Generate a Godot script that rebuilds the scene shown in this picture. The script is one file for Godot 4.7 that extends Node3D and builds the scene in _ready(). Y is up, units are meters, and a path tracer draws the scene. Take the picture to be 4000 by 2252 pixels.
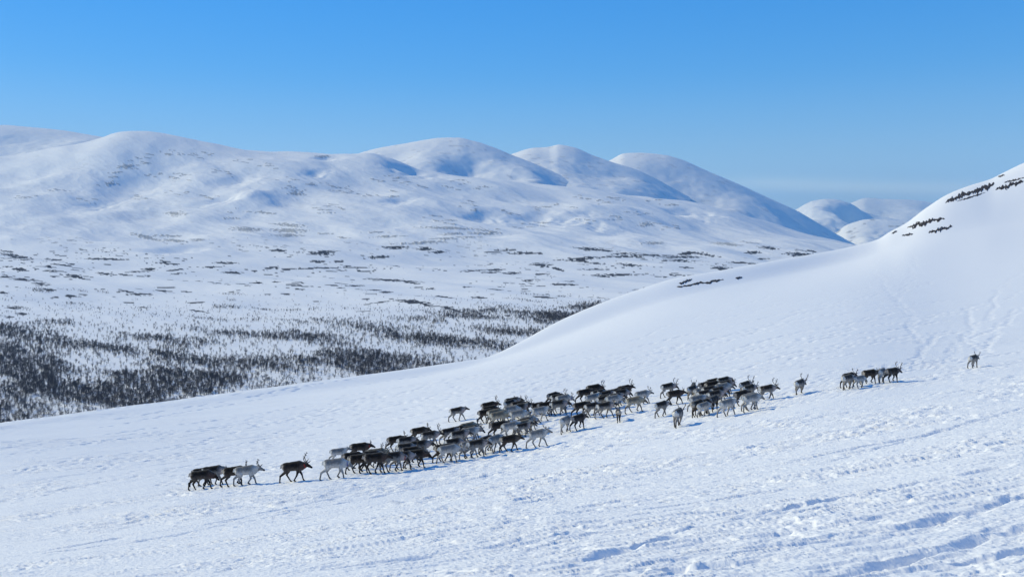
extends Node3D
# A reindeer herd crossing a snow slope above a birch valley, snow fells behind.
# Distances are metres; tables below give terrain as (bearing, height angle, distance) read off the place.

const F := 3464.0      # lens: bearing units per unit slope
const CX := 2000.0
const HY := 901.0      # eye level

const SUN_ELEVATION := 33.0
const SUN_BEYOND := 15.0    # degrees that the sun stands beyond straight left

var rng := RandomNumberGenerator.new()
var taken := {}

func _ready() -> void:
	rng.seed = 41
	# ---------------------------------------------------------------- camera
	var cam := Camera3D.new()
	cam.name = "camera"
	add_child(cam)
	var near := 0.5
	cam.keep_aspect = Camera3D.KEEP_HEIGHT
	cam.set_frustum(near * 2252.0 / F, Vector2(0.0, -near * (1126.0 - HY) / F), near, 60000.0)
	cam.current = true
	# ---------------------------------------------------------------- sky
	var sky_mat := PanoramaSkyMaterial.new()
	sky_mat.panorama = ImageTexture.create_from_image(clear_sky())
	var sky := Sky.new()
	sky.sky_material = sky_mat
	var env := Environment.new()
	env.background_mode = Environment.BG_SKY
	env.sky = sky
	env.background_energy_multiplier = 1.0
	env.ambient_light_source = Environment.AMBIENT_SOURCE_SKY
	env.tonemap_mode = Environment.TONE_MAPPER_LINEAR
	env.tonemap_exposure = 1.16
	env.sdfgi_enabled = true
	env.ssao_enabled = true
	env.ssil_enabled = true
	env.fog_enabled = true
	env.fog_density = 0.000040
	env.fog_light_color = Color(0.66, 0.83, 1.0)
	var we := WorldEnvironment.new()
	we.name = "world_environment"
	we.environment = env
	add_child(we)
	# ---------------------------------------------------------------- sun
	var sun := DirectionalLight3D.new()
	sun.name = "sun"
	sun.light_energy = 1.0
	sun.light_color = Color(1.0, 0.962, 0.785)
	sun.light_angular_distance = 0.53
	sun.shadow_enabled = true
	add_child(sun)
	var el := deg_to_rad(SUN_ELEVATION)
	var az := deg_to_rad(SUN_BEYOND)
	var to_sun := Vector3(-cos(el) * cos(az), sin(el), -cos(el) * sin(az))
	sun.look_at_from_position(to_sun * 100.0, Vector3.ZERO, Vector3.UP)
	# ---------------------------------------------------------------- land
	build_materials()
	build_near_slope()
	build_valley()
	build_far_hills()
	# ---------------------------------------------------------------- things
	build_rocks()
	build_trees()
	build_herd()

func clear_sky() -> Image:
	# clear air: pale low down, deep blue above, brighter towards the sun; one faint veil of high cloud low on the right
	var W := 1024; var H := 512
	var im := Image.create(W, H, false, Image.FORMAT_RGBF)
	var es := [-1.0, 0.0, 0.06, 0.12, 0.18, 0.26, 0.45, 0.75, 1.0]
	var R := [0.44, 0.44, 0.34, 0.20, 0.10, 0.056, 0.030, 0.017, 0.014]
	var G := [0.66, 0.66, 0.60, 0.49, 0.39, 0.315, 0.215, 0.145, 0.125]
	var B := [0.86, 0.86, 0.86, 0.855, 0.84, 0.80, 0.64, 0.47, 0.42]
	var rm := slopes(es, R); var gm := slopes(es, G); var bm := slopes(es, B)
	var sun_az := deg_to_rad(-90.0 + SUN_BEYOND)
	for r in H:
		var el := PI * 0.5 - PI * (r + 0.5) / H
		var y := sin(el)
		var c := Vector3(curve(es, R, rm, y), curve(es, G, gm, y), curve(es, B, bm, y))
		for k in W:
			var a := TAU * (k + 0.5) / W
			var s := cos(a - sun_az)
			var f := 0.86 + 0.16 * smoothstep(-0.35, 0.95, s)
			var d := wrapf(a, -PI, PI)
			var veil := 0.17 * exp(-pow((y - 0.047 - 0.006 * sin(d * 9.0)) / 0.006, 2.0)) * smoothstep(0.18, 0.30, d) * smoothstep(0.62, 0.50, d)
			im.set_pixel(k, r, Color(c.x * f + veil, c.y * f + veil * 0.8, c.z * f + veil * 0.4))
	return im

# ====================================================================== helpers
func numbered(called: String) -> String:
	if not taken.has(called):
		taken[called] = 0
		return called
	taken[called] += 1
	return "%s_%03d" % [called, taken[called]]

func tag(o: Node, label: String, category := "", group := "", kind := "") -> void:
	if label: o.set_meta("label", label)
	if category: o.set_meta("category", category)
	if group: o.set_meta("group", group)
	if kind: o.set_meta("kind", kind)

func mesh_node(called: String, m: Mesh, mat: Material, parent: Node = self) -> MeshInstance3D:
	var o := MeshInstance3D.new()
	o.name = numbered(called) if parent == self else called
	o.mesh = m
	if mat: o.material_override = mat
	o.cast_shadow = GeometryInstance3D.SHADOW_CASTING_SETTING_ON
	parent.add_child(o, true)
	return o

func slopes(xs: Array, ys: Array) -> Array:   # monotone cubic slopes
	var n := xs.size()
	var d := []
	for i in n - 1:
		d.append((ys[i + 1] - ys[i]) / float(xs[i + 1] - xs[i]))
	var m := []
	for i in n:
		if i == 0: m.append(d[0])
		elif i == n - 1: m.append(d[n - 2])
		elif d[i - 1] * d[i] <= 0.0: m.append(0.0)
		else: m.append(2.0 * d[i - 1] * d[i] / (d[i - 1] + d[i]))
	return m

func curve(xs: Array, ys: Array, ms: Array, x: float) -> float:
	var n := xs.size()
	if x <= xs[0]: return ys[0] + ms[0] * (x - xs[0])
	if x >= xs[n - 1]: return ys[n - 1] + ms[n - 1] * (x - xs[n - 1])
	var i := 0
	while x > xs[i + 1]: i += 1
	var w: float = xs[i + 1] - xs[i]
	var t: float = (x - xs[i]) / w
	var t2 := t * t
	var t3 := t2 * t
	return (2 * t3 - 3 * t2 + 1) * ys[i] + (t3 - 2 * t2 + t) * w * ms[i] + (3 * t2 - 2 * t3) * ys[i + 1] + (t3 - t2) * w * ms[i + 1]

# A land surface: rows from near to far; each row is {xs, D, y} (or h in place of y).
class Land:
	var rows := []        # [{dx, dm, hx ...}]
	var n := 0

func make_land(rows: Array) -> Land:
	var l := Land.new()
	for r in rows:
		var q := {}
		q.dx = r.dx if r.has("dx") else [-2000.0, 6000.0]
		q.dv = r.D if r.D is Array else [float(r.D), float(r.D)]
		q.dm = slopes(q.dx, q.dv)
		if r.has("h"):
			q.hx = [-2000.0, 6000.0]; q.hv = [float(r.h), float(r.h)]; q.up = true
		else:
			q.hx = r.x; q.hv = r.y; q.up = false
		q.hm = slopes(q.hx, q.hv)
		l.rows.append(q)
	l.n = rows.size()
	return l

func column(l: Land, x: float) -> Array:      # [D per row, h per row, slopes of D, slopes of h]
	var D := PackedFloat64Array(); var H := PackedFloat64Array()
	for q in l.rows:
		var d := curve(q.dx, q.dv, q.dm, x)
		var v := curve(q.hx, q.hv, q.hm, x)
		D.append(d)
		H.append(v if q.up else (HY - v) / F * d)
	var dm := PackedFloat64Array(); var hm := PackedFloat64Array()
	for k in l.n:
		if k == 0 or k == l.n - 1:
			var a: int = clampi(k, 0, l.n - 2)
			dm.append(D[a + 1] - D[a])
			hm.append(H[a + 1] - H[a])
		else:
			var d0 := D[k] - D[k - 1]; var d1 := D[k + 1] - D[k]
			dm.append(2.0 * d0 * d1 / (d0 + d1) if d0 * d1 > 0 else 0.0)
			var s0 := (H[k] - H[k - 1]) / d0; var s1 := (H[k + 1] - H[k]) / d1
			var s := (s0 * d1 + s1 * d0) / (d0 + d1)
			hm.append(s * dm[k])
	return [D, H, dm, hm]

func basis4(t: float) -> Array:
	var t2 := t * t; var t3 := t2 * t
	return [2 * t3 - 3 * t2 + 1, t3 - 2 * t2 + t, 3 * t2 - 2 * t3, t3 - t2]

func at(c: Array, t: float) -> Vector2:       # (D, h)
	var k := clampi(int(t), 0, c[0].size() - 2)
	var b := basis4(t - k)
	return Vector2(c[0][k] * b[0] + c[2][k] * b[1] + c[0][k + 1] * b[2] + c[2][k + 1] * b[3],
		c[1][k] * b[0] + c[3][k] * b[1] + c[1][k + 1] * b[2] + c[3][k + 1] * b[3])

class Sheet:
	var nx := 0
	var nr := 0
	var xs := PackedFloat32Array()
	var pos := PackedVector3Array()      # row-major: j * nx + i
	var col := PackedColorArray()
	var dug := PackedFloat32Array()      # how far tracks press or heap the surface

func lay(l: Land, xs: PackedFloat32Array, ts: PackedFloat32Array) -> Sheet:
	var s := Sheet.new()
	s.nx = xs.size(); s.nr = ts.size(); s.xs = xs
	s.pos.resize(s.nx * s.nr)
	var bs := []
	for t in ts:
		var k := clampi(int(t), 0, l.n - 2)
		bs.append([k] + basis4(t - k))
	for i in s.nx:
		var c := column(l, xs[i])
		var D: PackedFloat64Array = c[0]; var H: PackedFloat64Array = c[1]
		var dm: PackedFloat64Array = c[2]; var hm: PackedFloat64Array = c[3]
		var u: float = (xs[i] - CX) / F
		for j in s.nr:
			var b: Array = bs[j]
			var k: int = b[0]
			var d: float = D[k] * b[1] + dm[k] * b[2] + D[k + 1] * b[3] + dm[k + 1] * b[4]
			var h: float = H[k] * b[1] + hm[k] * b[2] + H[k + 1] * b[3] + hm[k + 1] * b[4]
			s.pos[j * s.nx + i] = Vector3(u * d, h, -d)
	return s

func even_rows(l: Land, x: float, t0: float, t1: float, step: float, most_gap := 1e9) -> PackedFloat32Array:
	# rows evenly spread in height angle at bearing x
	var c := column(l, x)
	var out := PackedFloat32Array([t0])
	var p := at(c, t0)
	var y := p.y / p.x * F
	var last_d := p.x
	var t := t0
	while t < t1:
		t += 0.0005
		var q := at(c, t)
		if absf(q.y / q.x * F - y) >= step or q.x - last_d > most_gap:
			out.append(t); y = q.y / q.x * F; last_d = q.x
	out.append(t1)
	return out

func sheet_mesh(s: Sheet) -> ArrayMesh:
	var nx := s.nx; var nr := s.nr
	var nor := PackedVector3Array(); nor.resize(nx * nr)
	var p := s.pos
	for j in nr:
		var j0 := maxi(j - 1, 0) * nx; var j1 := mini(j + 1, nr - 1) * nx
		for i in nx:
			var e := p[j * nx + mini(i + 1, nx - 1)] - p[j * nx + maxi(i - 1, 0)]
			var f := p[j1 + i] - p[j0 + i]
			nor[j * nx + i] = e.cross(f).normalized()
	var idx := PackedInt32Array(); idx.resize((nx - 1) * (nr - 1) * 6)
	var k := 0
	for j in nr - 1:
		for i in nx - 1:
			var a := j * nx + i
			idx[k] = a; idx[k + 1] = a + nx; idx[k + 2] = a + 1
			idx[k + 3] = a + 1; idx[k + 4] = a + nx; idx[k + 5] = a + nx + 1
			k += 6
	var arr := []; arr.resize(Mesh.ARRAY_MAX)
	arr[Mesh.ARRAY_VERTEX] = p
	arr[Mesh.ARRAY_NORMAL] = nor
	arr[Mesh.ARRAY_INDEX] = idx
	if s.col.size() > 0: arr[Mesh.ARRAY_COLOR] = s.col
	var m := ArrayMesh.new()
	m.add_surface_from_arrays(Mesh.PRIMITIVE_TRIANGLES, arr)
	return m

func noise(sd: int, freq: float, octaves := 1, ridged := false) -> FastNoiseLite:
	var n := FastNoiseLite.new()
	n.seed = sd
	n.noise_type = FastNoiseLite.TYPE_SIMPLEX_SMOOTH
	n.frequency = freq
	n.fractal_type = FastNoiseLite.FRACTAL_NONE if octaves == 1 else (FastNoiseLite.FRACTAL_RIDGED if ridged else FastNoiseLite.FRACTAL_FBM)
	n.fractal_octaves = octaves
	return n

func range_of(a: float, b: float, step: float) -> PackedFloat32Array:
	var out := PackedFloat32Array()
	var x := a
	while x <= b:
		out.append(x); x += step
	return out

# ====================================================================== materials
var snow_near: StandardMaterial3D
var snow_far: StandardMaterial3D
var fur: StandardMaterial3D
var antler_mat: StandardMaterial3D
var rock_mat: StandardMaterial3D
var bark_mat: StandardMaterial3D
var twig_mat: StandardMaterial3D

func build_materials() -> void:
	snow_near = StandardMaterial3D.new()
	snow_near.albedo_color = Color(0.885, 0.88, 0.89).linear_to_srgb()
	snow_near.roughness = 0.55
	snow_near.metallic_specular = 0.25
	var n := noise(5, 0.03, 4)
	var im := n.get_seamless_image(512, 512)
	snow_near.heightmap_enabled = true
	snow_near.heightmap_texture = ImageTexture.create_from_image(im)
	snow_near.heightmap_scale = 2.2
	snow_near.uv1_triplanar = true
	snow_near.uv1_world_triplanar = true
	snow_near.uv1_scale = Vector3(0.45, 0.45, 0.45)
	snow_far = StandardMaterial3D.new()
	snow_far.vertex_color_use_as_albedo = true
	snow_far.roughness = 0.7
	snow_far.metallic_specular = 0.15
	fur = StandardMaterial3D.new()
	fur.vertex_color_use_as_albedo = true
	fur.roughness = 0.85
	fur.metallic_specular = 0.2
	fur.rim_enabled = true
	fur.rim = 0.5
	antler_mat = StandardMaterial3D.new()
	antler_mat.albedo_color = Color(0.075, 0.06, 0.05).linear_to_srgb()
	antler_mat.roughness = 0.7
	rock_mat = StandardMaterial3D.new()
	rock_mat.albedo_color = Color(1, 1, 1)
	rock_mat.vertex_color_use_as_albedo = true
	rock_mat.roughness = 0.9
	bark_mat = StandardMaterial3D.new()
	bark_mat.albedo_color = Color(0.11, 0.105, 0.11).linear_to_srgb()
	bark_mat.roughness = 0.9
	twig_mat = StandardMaterial3D.new()
	twig_mat.albedo_color = Color(0.062, 0.057, 0.066).linear_to_srgb()
	twig_mat.roughness = 0.9

# ====================================================================== the near slope
var near_land: Land
const CREST_X := [-2600.0, -700.0, 0.0, 466.0, 932.0, 1400.0, 1800.0, 1895.0, 2020.0, 2175.0, 2330.0, 2485.0, 2640.0, 2796.0, 2950.0, 3107.0, 3260.0, 3372.0, 3425.0, 3482.0, 3538.0, 3620.0, 3703.0, 3786.0, 3868.0, 3924.0, 4000.0, 4600.0, 6800.0]
const CREST_Y := [1950.0, 1760.0, 1653.0, 1590.0, 1528.0, 1466.0, 1412.0, 1399.0, 1346.0, 1265.0, 1200.0, 1146.0, 1099.0, 1071.0, 1040.0, 1012.0, 988.0, 966.0, 952.0, 918.0, 888.0, 825.0, 772.0, 739.0, 714.0, 687.0, 651.0, 420.0, 60.0]

func build_near_slope() -> void:
	var px := [-2600.0, -700.0, 0.0, 1157.0, 1800.0, 2640.0, 3310.0, 3805.0, 4600.0, 6800.0]
	var cdx := [-2600.0, -700.0, 0.0, 700.0, 1400.0, 1890.0, 2200.0, 2600.0, 3000.0, 3416.0, 3700.0, 4000.0, 4600.0, 6800.0]
	var cd := [66.0, 66.0, 80.0, 97.0, 118.0, 145.0, 200.0, 270.0, 320.0, 400.0, 450.0, 500.0, 560.0, 560.0]
	var rows := [
		{D = 2.0, h = -2.1},
		{dx = [-2600.0, -700.0, 0.0, 2000.0, 4000.0, 4600.0, 6800.0], D = [13.0, 13.0, 13.0, 12.0, 11.0, 11.0, 11.0], x = [-2600.0, -700.0, 0.0, 2000.0, 4000.0, 4600.0, 6800.0], y = [2575.0, 2425.0, 2380.0, 2252.0, 2110.0, 2070.0, 1850.0]},
		{D = 30.0, x = px, y = [2380.0, 2230.0, 2150.0, 2030.0, 1960.0, 1860.0, 1770.0, 1700.0, 1600.0, 1380.0]},
		{dx = px, D = [44.0, 44.0, 46.0, 46.0, 50.0, 53.0, 60.0, 68.0, 70.0, 70.0], x = px, y = [2210.0, 2060.0, 1970.0, 1875.0, 1810.0, 1659.0, 1515.0, 1437.0, 1360.0, 1140.0]},
		{dx = px, D = [56.0, 56.0, 62.0, 66.0, 66.0, 80.0, 90.0, 100.0, 105.0, 105.0], x = px, y = [2022.0, 1872.0, 1795.0, 1720.0, 1642.0, 1451.0, 1335.0, 1285.0, 1200.0, 980.0]},
		{dx = px, D = [61.0, 61.0, 71.0, 90.0, 100.0, 140.0, 180.0, 200.0, 210.0, 210.0], x = px, y = [1968.0, 1818.0, 1721.0, 1570.0, 1462.0, 1247.0, 1122.0, 1065.0, 960.0, 740.0]},
		{dx = [-2600.0, -700.0, 0.0, 1157.0, 1800.0, 2640.0, 3310.0, 3416.0, 3626.0, 3805.0, 4000.0, 4600.0, 6800.0], D = [64.0, 64.0, 76.0, 101.0, 122.0, 205.0, 300.0, 310.0, 320.0, 330.0, 340.0, 350.0, 350.0],
			x = [-2600.0, -700.0, 0.0, 1157.0, 1800.0, 2640.0, 3310.0, 3416.0, 3626.0, 3805.0, 4000.0, 4600.0, 6800.0], y = [1936.0, 1786.0, 1683.0, 1535.0, 1438.0, 1165.0, 1026.0, 998.0, 935.0, 900.0, 868.0, 780.0, 560.0]},
		{dx = cdx, D = cd, x = CREST_X, y = CREST_Y},
	]
	var b1 := []; var b1y := []; var b2 := []; var b2y := []
	var cm := slopes(CREST_X, CREST_Y)
	for i in cdx.size():
		var y := curve(CREST_X, CREST_Y, cm, cdx[i])
		var h: float = (HY - y) / F * cd[i]
		b1.append(cd[i] * 1.25); b1y.append(HY - F * (h - cd[i] * 0.10) / (cd[i] * 1.25))
		b2.append(cd[i] * 1.6 + 170.0); b2y.append(HY - F * minf(h - 140.0, -150.0) / (cd[i] * 1.6 + 170.0))
	rows.append({dx = cdx, D = b1, x = cdx, y = b1y})
	rows.append({dx = cdx, D = b2, x = cdx, y = b2y})
	near_land = make_land(rows)
	var ts := PackedFloat32Array([0.0, 0.3, 0.5, 0.62, 0.7, 0.76])
	ts.append_array(even_rows(near_land, 3000.0, 0.8, 7.0, 1.35, 2.5))
	ts.append_array(PackedFloat32Array([7.08, 7.2, 7.35, 7.6, 8.0, 8.4, 9.0]))
	var xs := range_of(-2600.0, -740.0, 120.0)
	xs.append_array(range_of(-700.0, -60.0, 40.0))
	xs.append_array(range_of(-24.0, 4024.0, 7.5))
	xs.append_array(range_of(4040.0, 4600.0, 40.0))
	xs.append_array(range_of(4720.0, 6800.0, 130.0))
	var s := lay(near_land, xs, ts)
	print("near ", s.nx, " x ", s.nr)
	# wind-packed relief: long low drifts with small scarps, finer crust between
	var na := noise(11, 1.0); var nb := noise(12, 1.0); var nc := noise(13, 1.0); var nd := noise(14, 1.0); var ne := noise(15, 1.0)
	for k in s.pos.size():
		var v := s.pos[k]
		var D := -v.z
		if D > 330.0: continue
		var p := v.x * 0.955 + D * 0.296
		var q := -v.x * 0.296 + D * 0.955
		var patch := smoothstep(-0.35, 0.5, nd.get_noise_2d(p * 0.05, q * 0.14))
		var near_f := clampf(1.35 - D / 90.0, 0.0, 1.0) * (1.0 + 1.0 * smoothstep(14.0, 42.0, D))
		var right_f := clampf(0.75 + v.x / D * 0.6, 0.55, 1.0)
		var h := 0.0
		if near_f > 0.0:
			# drift edges: low, steep, drawn out along the wind
			var p2 := p + 1.5 * nc.get_noise_2d(p * 0.3, q * 0.3)
			var a := na.get_noise_2d(p2 * 0.36, q * 1.2)
			var b := nb.get_noise_2d(p2 * 0.75 + 40.0, q * 3.0)
			h += (smoothstep(0.16, 0.28, a) * 0.040 + smoothstep(0.18, 0.34, b) * 0.031) * (0.35 + 0.65 * patch) * near_f * (0.65 + 0.35 * right_f)
			if D < 45.0: h += smoothstep(0.15, 0.4, nb.get_noise_2d(p2 * 1.9, q * 6.0 + 70.0)) * 0.011 * (0.4 + 0.6 * patch) * clampf(1.6 - D / 28.0, 0.0, 1.0)
			h += ne.get_noise_2d(p * 4.0, q * 7.0) * 0.006 * near_f
		h += nc.get_noise_2d(p * 0.10, q * 0.25) * 0.05 * clampf(1.2 - D / 200.0, 0.0, 1.0)
		s.pos[k].y = v.y + h
	s.dug.resize(s.pos.size())
	tracks(s)
	for k in s.pos.size(): s.pos[k].y += s.dug[k]
	var o := mesh_node("snow_slope", sheet_mesh(s), snow_near)
	tag(o, "wide white snow slope with tracks and wind ripples under the herd", "", "", "structure")

func solve(x: float, y: float, lift := 0.0, t0 := 0.6, t1 := 7.0) -> Vector3:
	# where a point `lift` metres above the near slope is seen at (x, y)
	var c := column(near_land, x)
	var lo := t0; var hi := t1
	for i in 40:
		var m := (lo + hi) * 0.5
		var q := at(c, m)
		if HY - F * (q.y + lift) / q.x > y: lo = m
		else: hi = m
	var r := at(c, lo)
	return Vector3((x - CX) / F * r.x, r.y, -r.x)

func ground(X: float, D: float) -> float:
	var c := column(near_land, CX + F * X / D)
	var lo := 0.0; var hi := 9.0
	for i in 30:
		var m := (lo + hi) * 0.5
		if at(c, m).x < D: lo = m
		else: hi = m
	return at(c, lo).y

var x_first := -24.0
func dent(s: Sheet, X: float, D: float, along: Vector2, la: float, lb: float, depth: float, rim := 0.3) -> void:
	if D < 6.0: return
	var x := CX + F * X / D
	if x < -20.0 or x > 4020.0: return
	var i0 := 0
	var lo := 0; var hi := s.nx - 1
	while lo < hi:
		var m := (lo + hi) >> 1
		if s.xs[m] < x: lo = m + 1
		else: hi = m
	i0 = lo
	lo = 0; hi = s.nr - 1
	while lo < hi:
		var m := (lo + hi) >> 1
		if -s.pos[m * s.nx + i0].z < D: lo = m + 1
		else: hi = m
	var j0 := lo
	if j0 >= s.nr - 8: return
	var reach := maxf(la, lb) * 2.2
	var wi := int(ceil(reach / D * F / 7.5)) + 1
	var i := maxi(i0 - wi, 1)
	var iend := mini(i0 + wi, s.nx - 2)
	for way in [-1, 1]:
		var j: int = j0 if way == 1 else j0 - 1
		while j > 2 and j < s.nr - 8:
			if absf(-s.pos[j * s.nx + i0].z - D) > reach: break
			for ii in range(i, iend + 1):
				var v := s.pos[j * s.nx + ii]
				var d := Vector2(v.x - X, -v.z - D)
				var a := d.dot(along) / la
				var b := d.dot(Vector2(-along.y, along.x)) / lb
				var r2 := a * a + b * b
				if r2 < 5.0:
					var at0 := j * s.nx + ii
					var w := rim * 0.5 * exp(-(sqrt(r2) - 1.35) * (sqrt(r2) - 1.35) * 5.0) - exp(-r2 * 1.4)
					w *= depth
					s.dug[at0] = minf(s.dug[at0], w) if w < 0.0 else (maxf(s.dug[at0], w) if s.dug[at0] >= 0.0 else s.dug[at0])
			j += way

func trail(s: Sheet, a: Vector2, b: Vector2, wander: float, depth: float, gap := 0.45) -> void:
	# hoof prints from a to b on the ground (X, D)
	var L := a.distance_to(b)
	var e := (b - a) / L
	var side := Vector2(-e.y, e.x)
	var ph := rng.randf() * 20.0
	var d := 0.0
	var k := 0
	while d < L:
		var off := (sin(d * 0.11 + ph) + 0.6 * sin(d * 0.31 + ph * 2.3)) * wander
		var c := a + e * d + side * (off + (0.13 if k % 2 == 0 else -0.13) + rng.randf_range(-0.06, 0.06))
		if rng.randf() < 0.8:
			var w := clampf(c.y * 0.0032, 0.085, 0.34)
			dent(s, c.x, c.y, e, w * rng.randf_range(1.0, 1.9), w, depth * rng.randf_range(0.5, 1.2))
		d += gap * rng.randf_range(0.7, 1.3) * maxf(1.0, c.y / 45.0); k += 1

func sv(x: float, y: float) -> Vector2:
	var p := solve(x, y)
	return Vector2(p.x, -p.z)

func furrow(s: Sheet, pts: Array, depth: float) -> void:
	# a ploughed, lumpy line of steps through soft crust
	for k in pts.size() - 1:
		var a := sv(pts[k][0], pts[k][1]); var b := sv(pts[k + 1][0], pts[k + 1][1])
		var L := a.distance_to(b)
		var e := (b - a) / L
		var d := 0.0
		while d < L:
			var c := a + e * d + Vector2(-e.y, e.x) * rng.randf_range(-0.07, 0.07)
			dent(s, c.x, c.y, e, rng.randf_range(0.35, 0.8), rng.randf_range(0.10, 0.19), depth * rng.randf_range(0.3, 1.2), 0.3)
			d += rng.randf_range(0.25, 0.7)

func tracks(s: Sheet) -> void:
	rng.seed = 77
	# deep lumpy lines in the foreground
	for g in [[[3230, 2250], [3620, 2160], [4010, 2055]], [[3020, 2142], [3331, 2096], [3700, 2020], [4010, 1932]], [[2380, 2176], [2640, 2106]],
			[[2960, 2013], [3110, 1978]], [[2560, 1985], [2900, 1930], [3160, 1890]], [[2990, 2005], [3350, 1930], [3900, 1830]], [[2410, 1960], [2500, 1946]],
			[[250, 2150], [420, 2125], [760, 2080]], [[900, 2030], [1180, 1990]], [[1250, 2230], [1700, 2170], [2100, 2110]], [[1750, 1985], [2300, 1900]], [[3400, 2250], [4010, 2150]],
			[[2640, 2225], [3000, 2180]], [[1500, 2090], [2000, 2020]], [[300, 2245], [900, 2190]], [[60, 2020], [500, 1960]], [[3150, 1790], [3600, 1700], [4000, 1610]]]:
		furrow(s, g, 0.17)
	for k in 34:
		var x0 := rng.randf_range(-100.0, 3300.0)
		var y0 := rng.randf_range(1720.0, 2330.0) - x0 * 0.05
		var dx := rng.randf_range(400.0, 1500.0)
		var y1 := y0 - dx * rng.randf_range(0.12, 0.19)
		if y1 < 1560.0 or y0 > 2248.0: continue
		furrow(s, [[maxf(x0, 0.0), y0], [minf(x0 + dx, 4000.0), y1]], 0.085)
	# single trampled hollows
	for k in 1100:
		var x := rng.randf_range(0.0, 4000.0)
		var y := rng.randf_range(1560.0 + (4000.0 - x) * 0.10, 2250.0)
		if rng.randf() > 0.35 + 0.65 * x / 4000.0: continue
		var c := sv(x, y)
		if c.y > 60.0: continue
		var w := rng.randf_range(0.07, 0.16)
		dent(s, c.x, c.y, Vector2(0.955, 0.296), w * rng.randf_range(2.0, 5.0), w * 0.8, rng.randf_range(0.025, 0.055), 0.3)
	# trails of hoof prints along the slope, in front of and behind the herd
	for k in 46:
		var x0 := rng.randf_range(-200.0, 2600.0)
		var y0 := rng.randf_range(1640.0, 2240.0) - maxf(x0, 0.0) * 0.10
		var x1 := x0 + rng.randf_range(700.0, 2200.0)
		var y1 := y0 - (x1 - x0) * rng.randf_range(0.11, 0.19)
		if y1 < 1340.0: continue
		trail(s, sv(clampf(x0, 0, 4000), y0), sv(minf(x1, 4000.0), y1), 0.35, 0.075)
	for k in 44:
		var x0 := rng.randf_range(0.0, 3000.0)
		var y0 := rng.randf_range(1560.0, 1900.0) - x0 * 0.12
		var x1 := minf(x0 + rng.randf_range(500.0, 1500.0), 3950.0)
		var y1 := y0 - (x1 - x0) * rng.randf_range(0.15, 0.24)
		if y1 < 1120.0 or y0 < 1250.0: continue
		trail(s, sv(x0, y0), sv(x1, y1), 0.6, 0.13, 0.5)
	var path := [[640, 1925], [1000, 1900], [1300, 1880], [1650, 1838], [2000, 1785], [2300, 1700], [2700, 1635], [3000, 1585], [3450, 1502], [3800, 1442]]
	for r in 12:
		var lower := rng.randf_range(-75.0, 22.0)
		for k in path.size() - 1:
			trail(s, sv(path[k][0], path[k][1] + lower), sv(path[k + 1][0], path[k + 1][1] + lower), 0.5, 0.10, 0.5)
	# upper trails: long dotted lines
	for g in [[520, 1700, 2000, 1508], [600, 1760, 2300, 1490], [1000, 1660, 2500, 1420], [1200, 1585, 2050, 1475], [1500, 1590, 2700, 1360], [1850, 1560, 2750, 1370],
			[2100, 1505, 3300, 1190], [2400, 1490, 3500, 1260], [2500, 1420, 3200, 1230], [2450, 1330, 3100, 1130], [2900, 1440, 3750, 1280], [2700, 1270, 3400, 1120], [3100, 1230, 3900, 1010],
			[300, 1740, 1500, 1560], [50, 1850, 900, 1700], [100, 1930, 1100, 1760], [3000, 1150, 3600, 1030], [3300, 1330, 4000, 1130]]:
		trail(s, sv(g[0], g[1]), sv(g[2], g[3]), 0.9, 0.12)
	# wandering double trails that come down to the right group
	for g in [[[3660, 1300], [3620, 1350], [3570, 1400], [3600, 1440], [3480, 1470]], [[3770, 1200], [3790, 1260], [3740, 1340], [3700, 1400], [3560, 1440]], [[3860, 1290], [3800, 1330], [3850, 1380]],
			[[3980, 1200], [3880, 1300], [3830, 1380]], [[3450, 990], [3400, 1040], [3470, 1120], [3560, 1230], [3600, 1340]], [[3580, 1000], [3560, 1080], [3500, 1180]], [[3990, 1060], [3900, 1130], [3850, 1250]]]:
		for k in g.size() - 1:
			for r in 2:
				trail(s, sv(g[k][0] + rng.randf_range(-12, 12), g[k][1]), sv(g[k + 1][0] + rng.randf_range(-12, 12), g[k + 1][1]), 0.4, 0.10, 0.4)

# ====================================================================== valley and front fell
var valley_land: Land
var valley: Sheet
const VPX := [-500.0, 0.0, 600.0, 1200.0, 1800.0, 2400.0, 2900.0, 3400.0, 4300.0]

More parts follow.
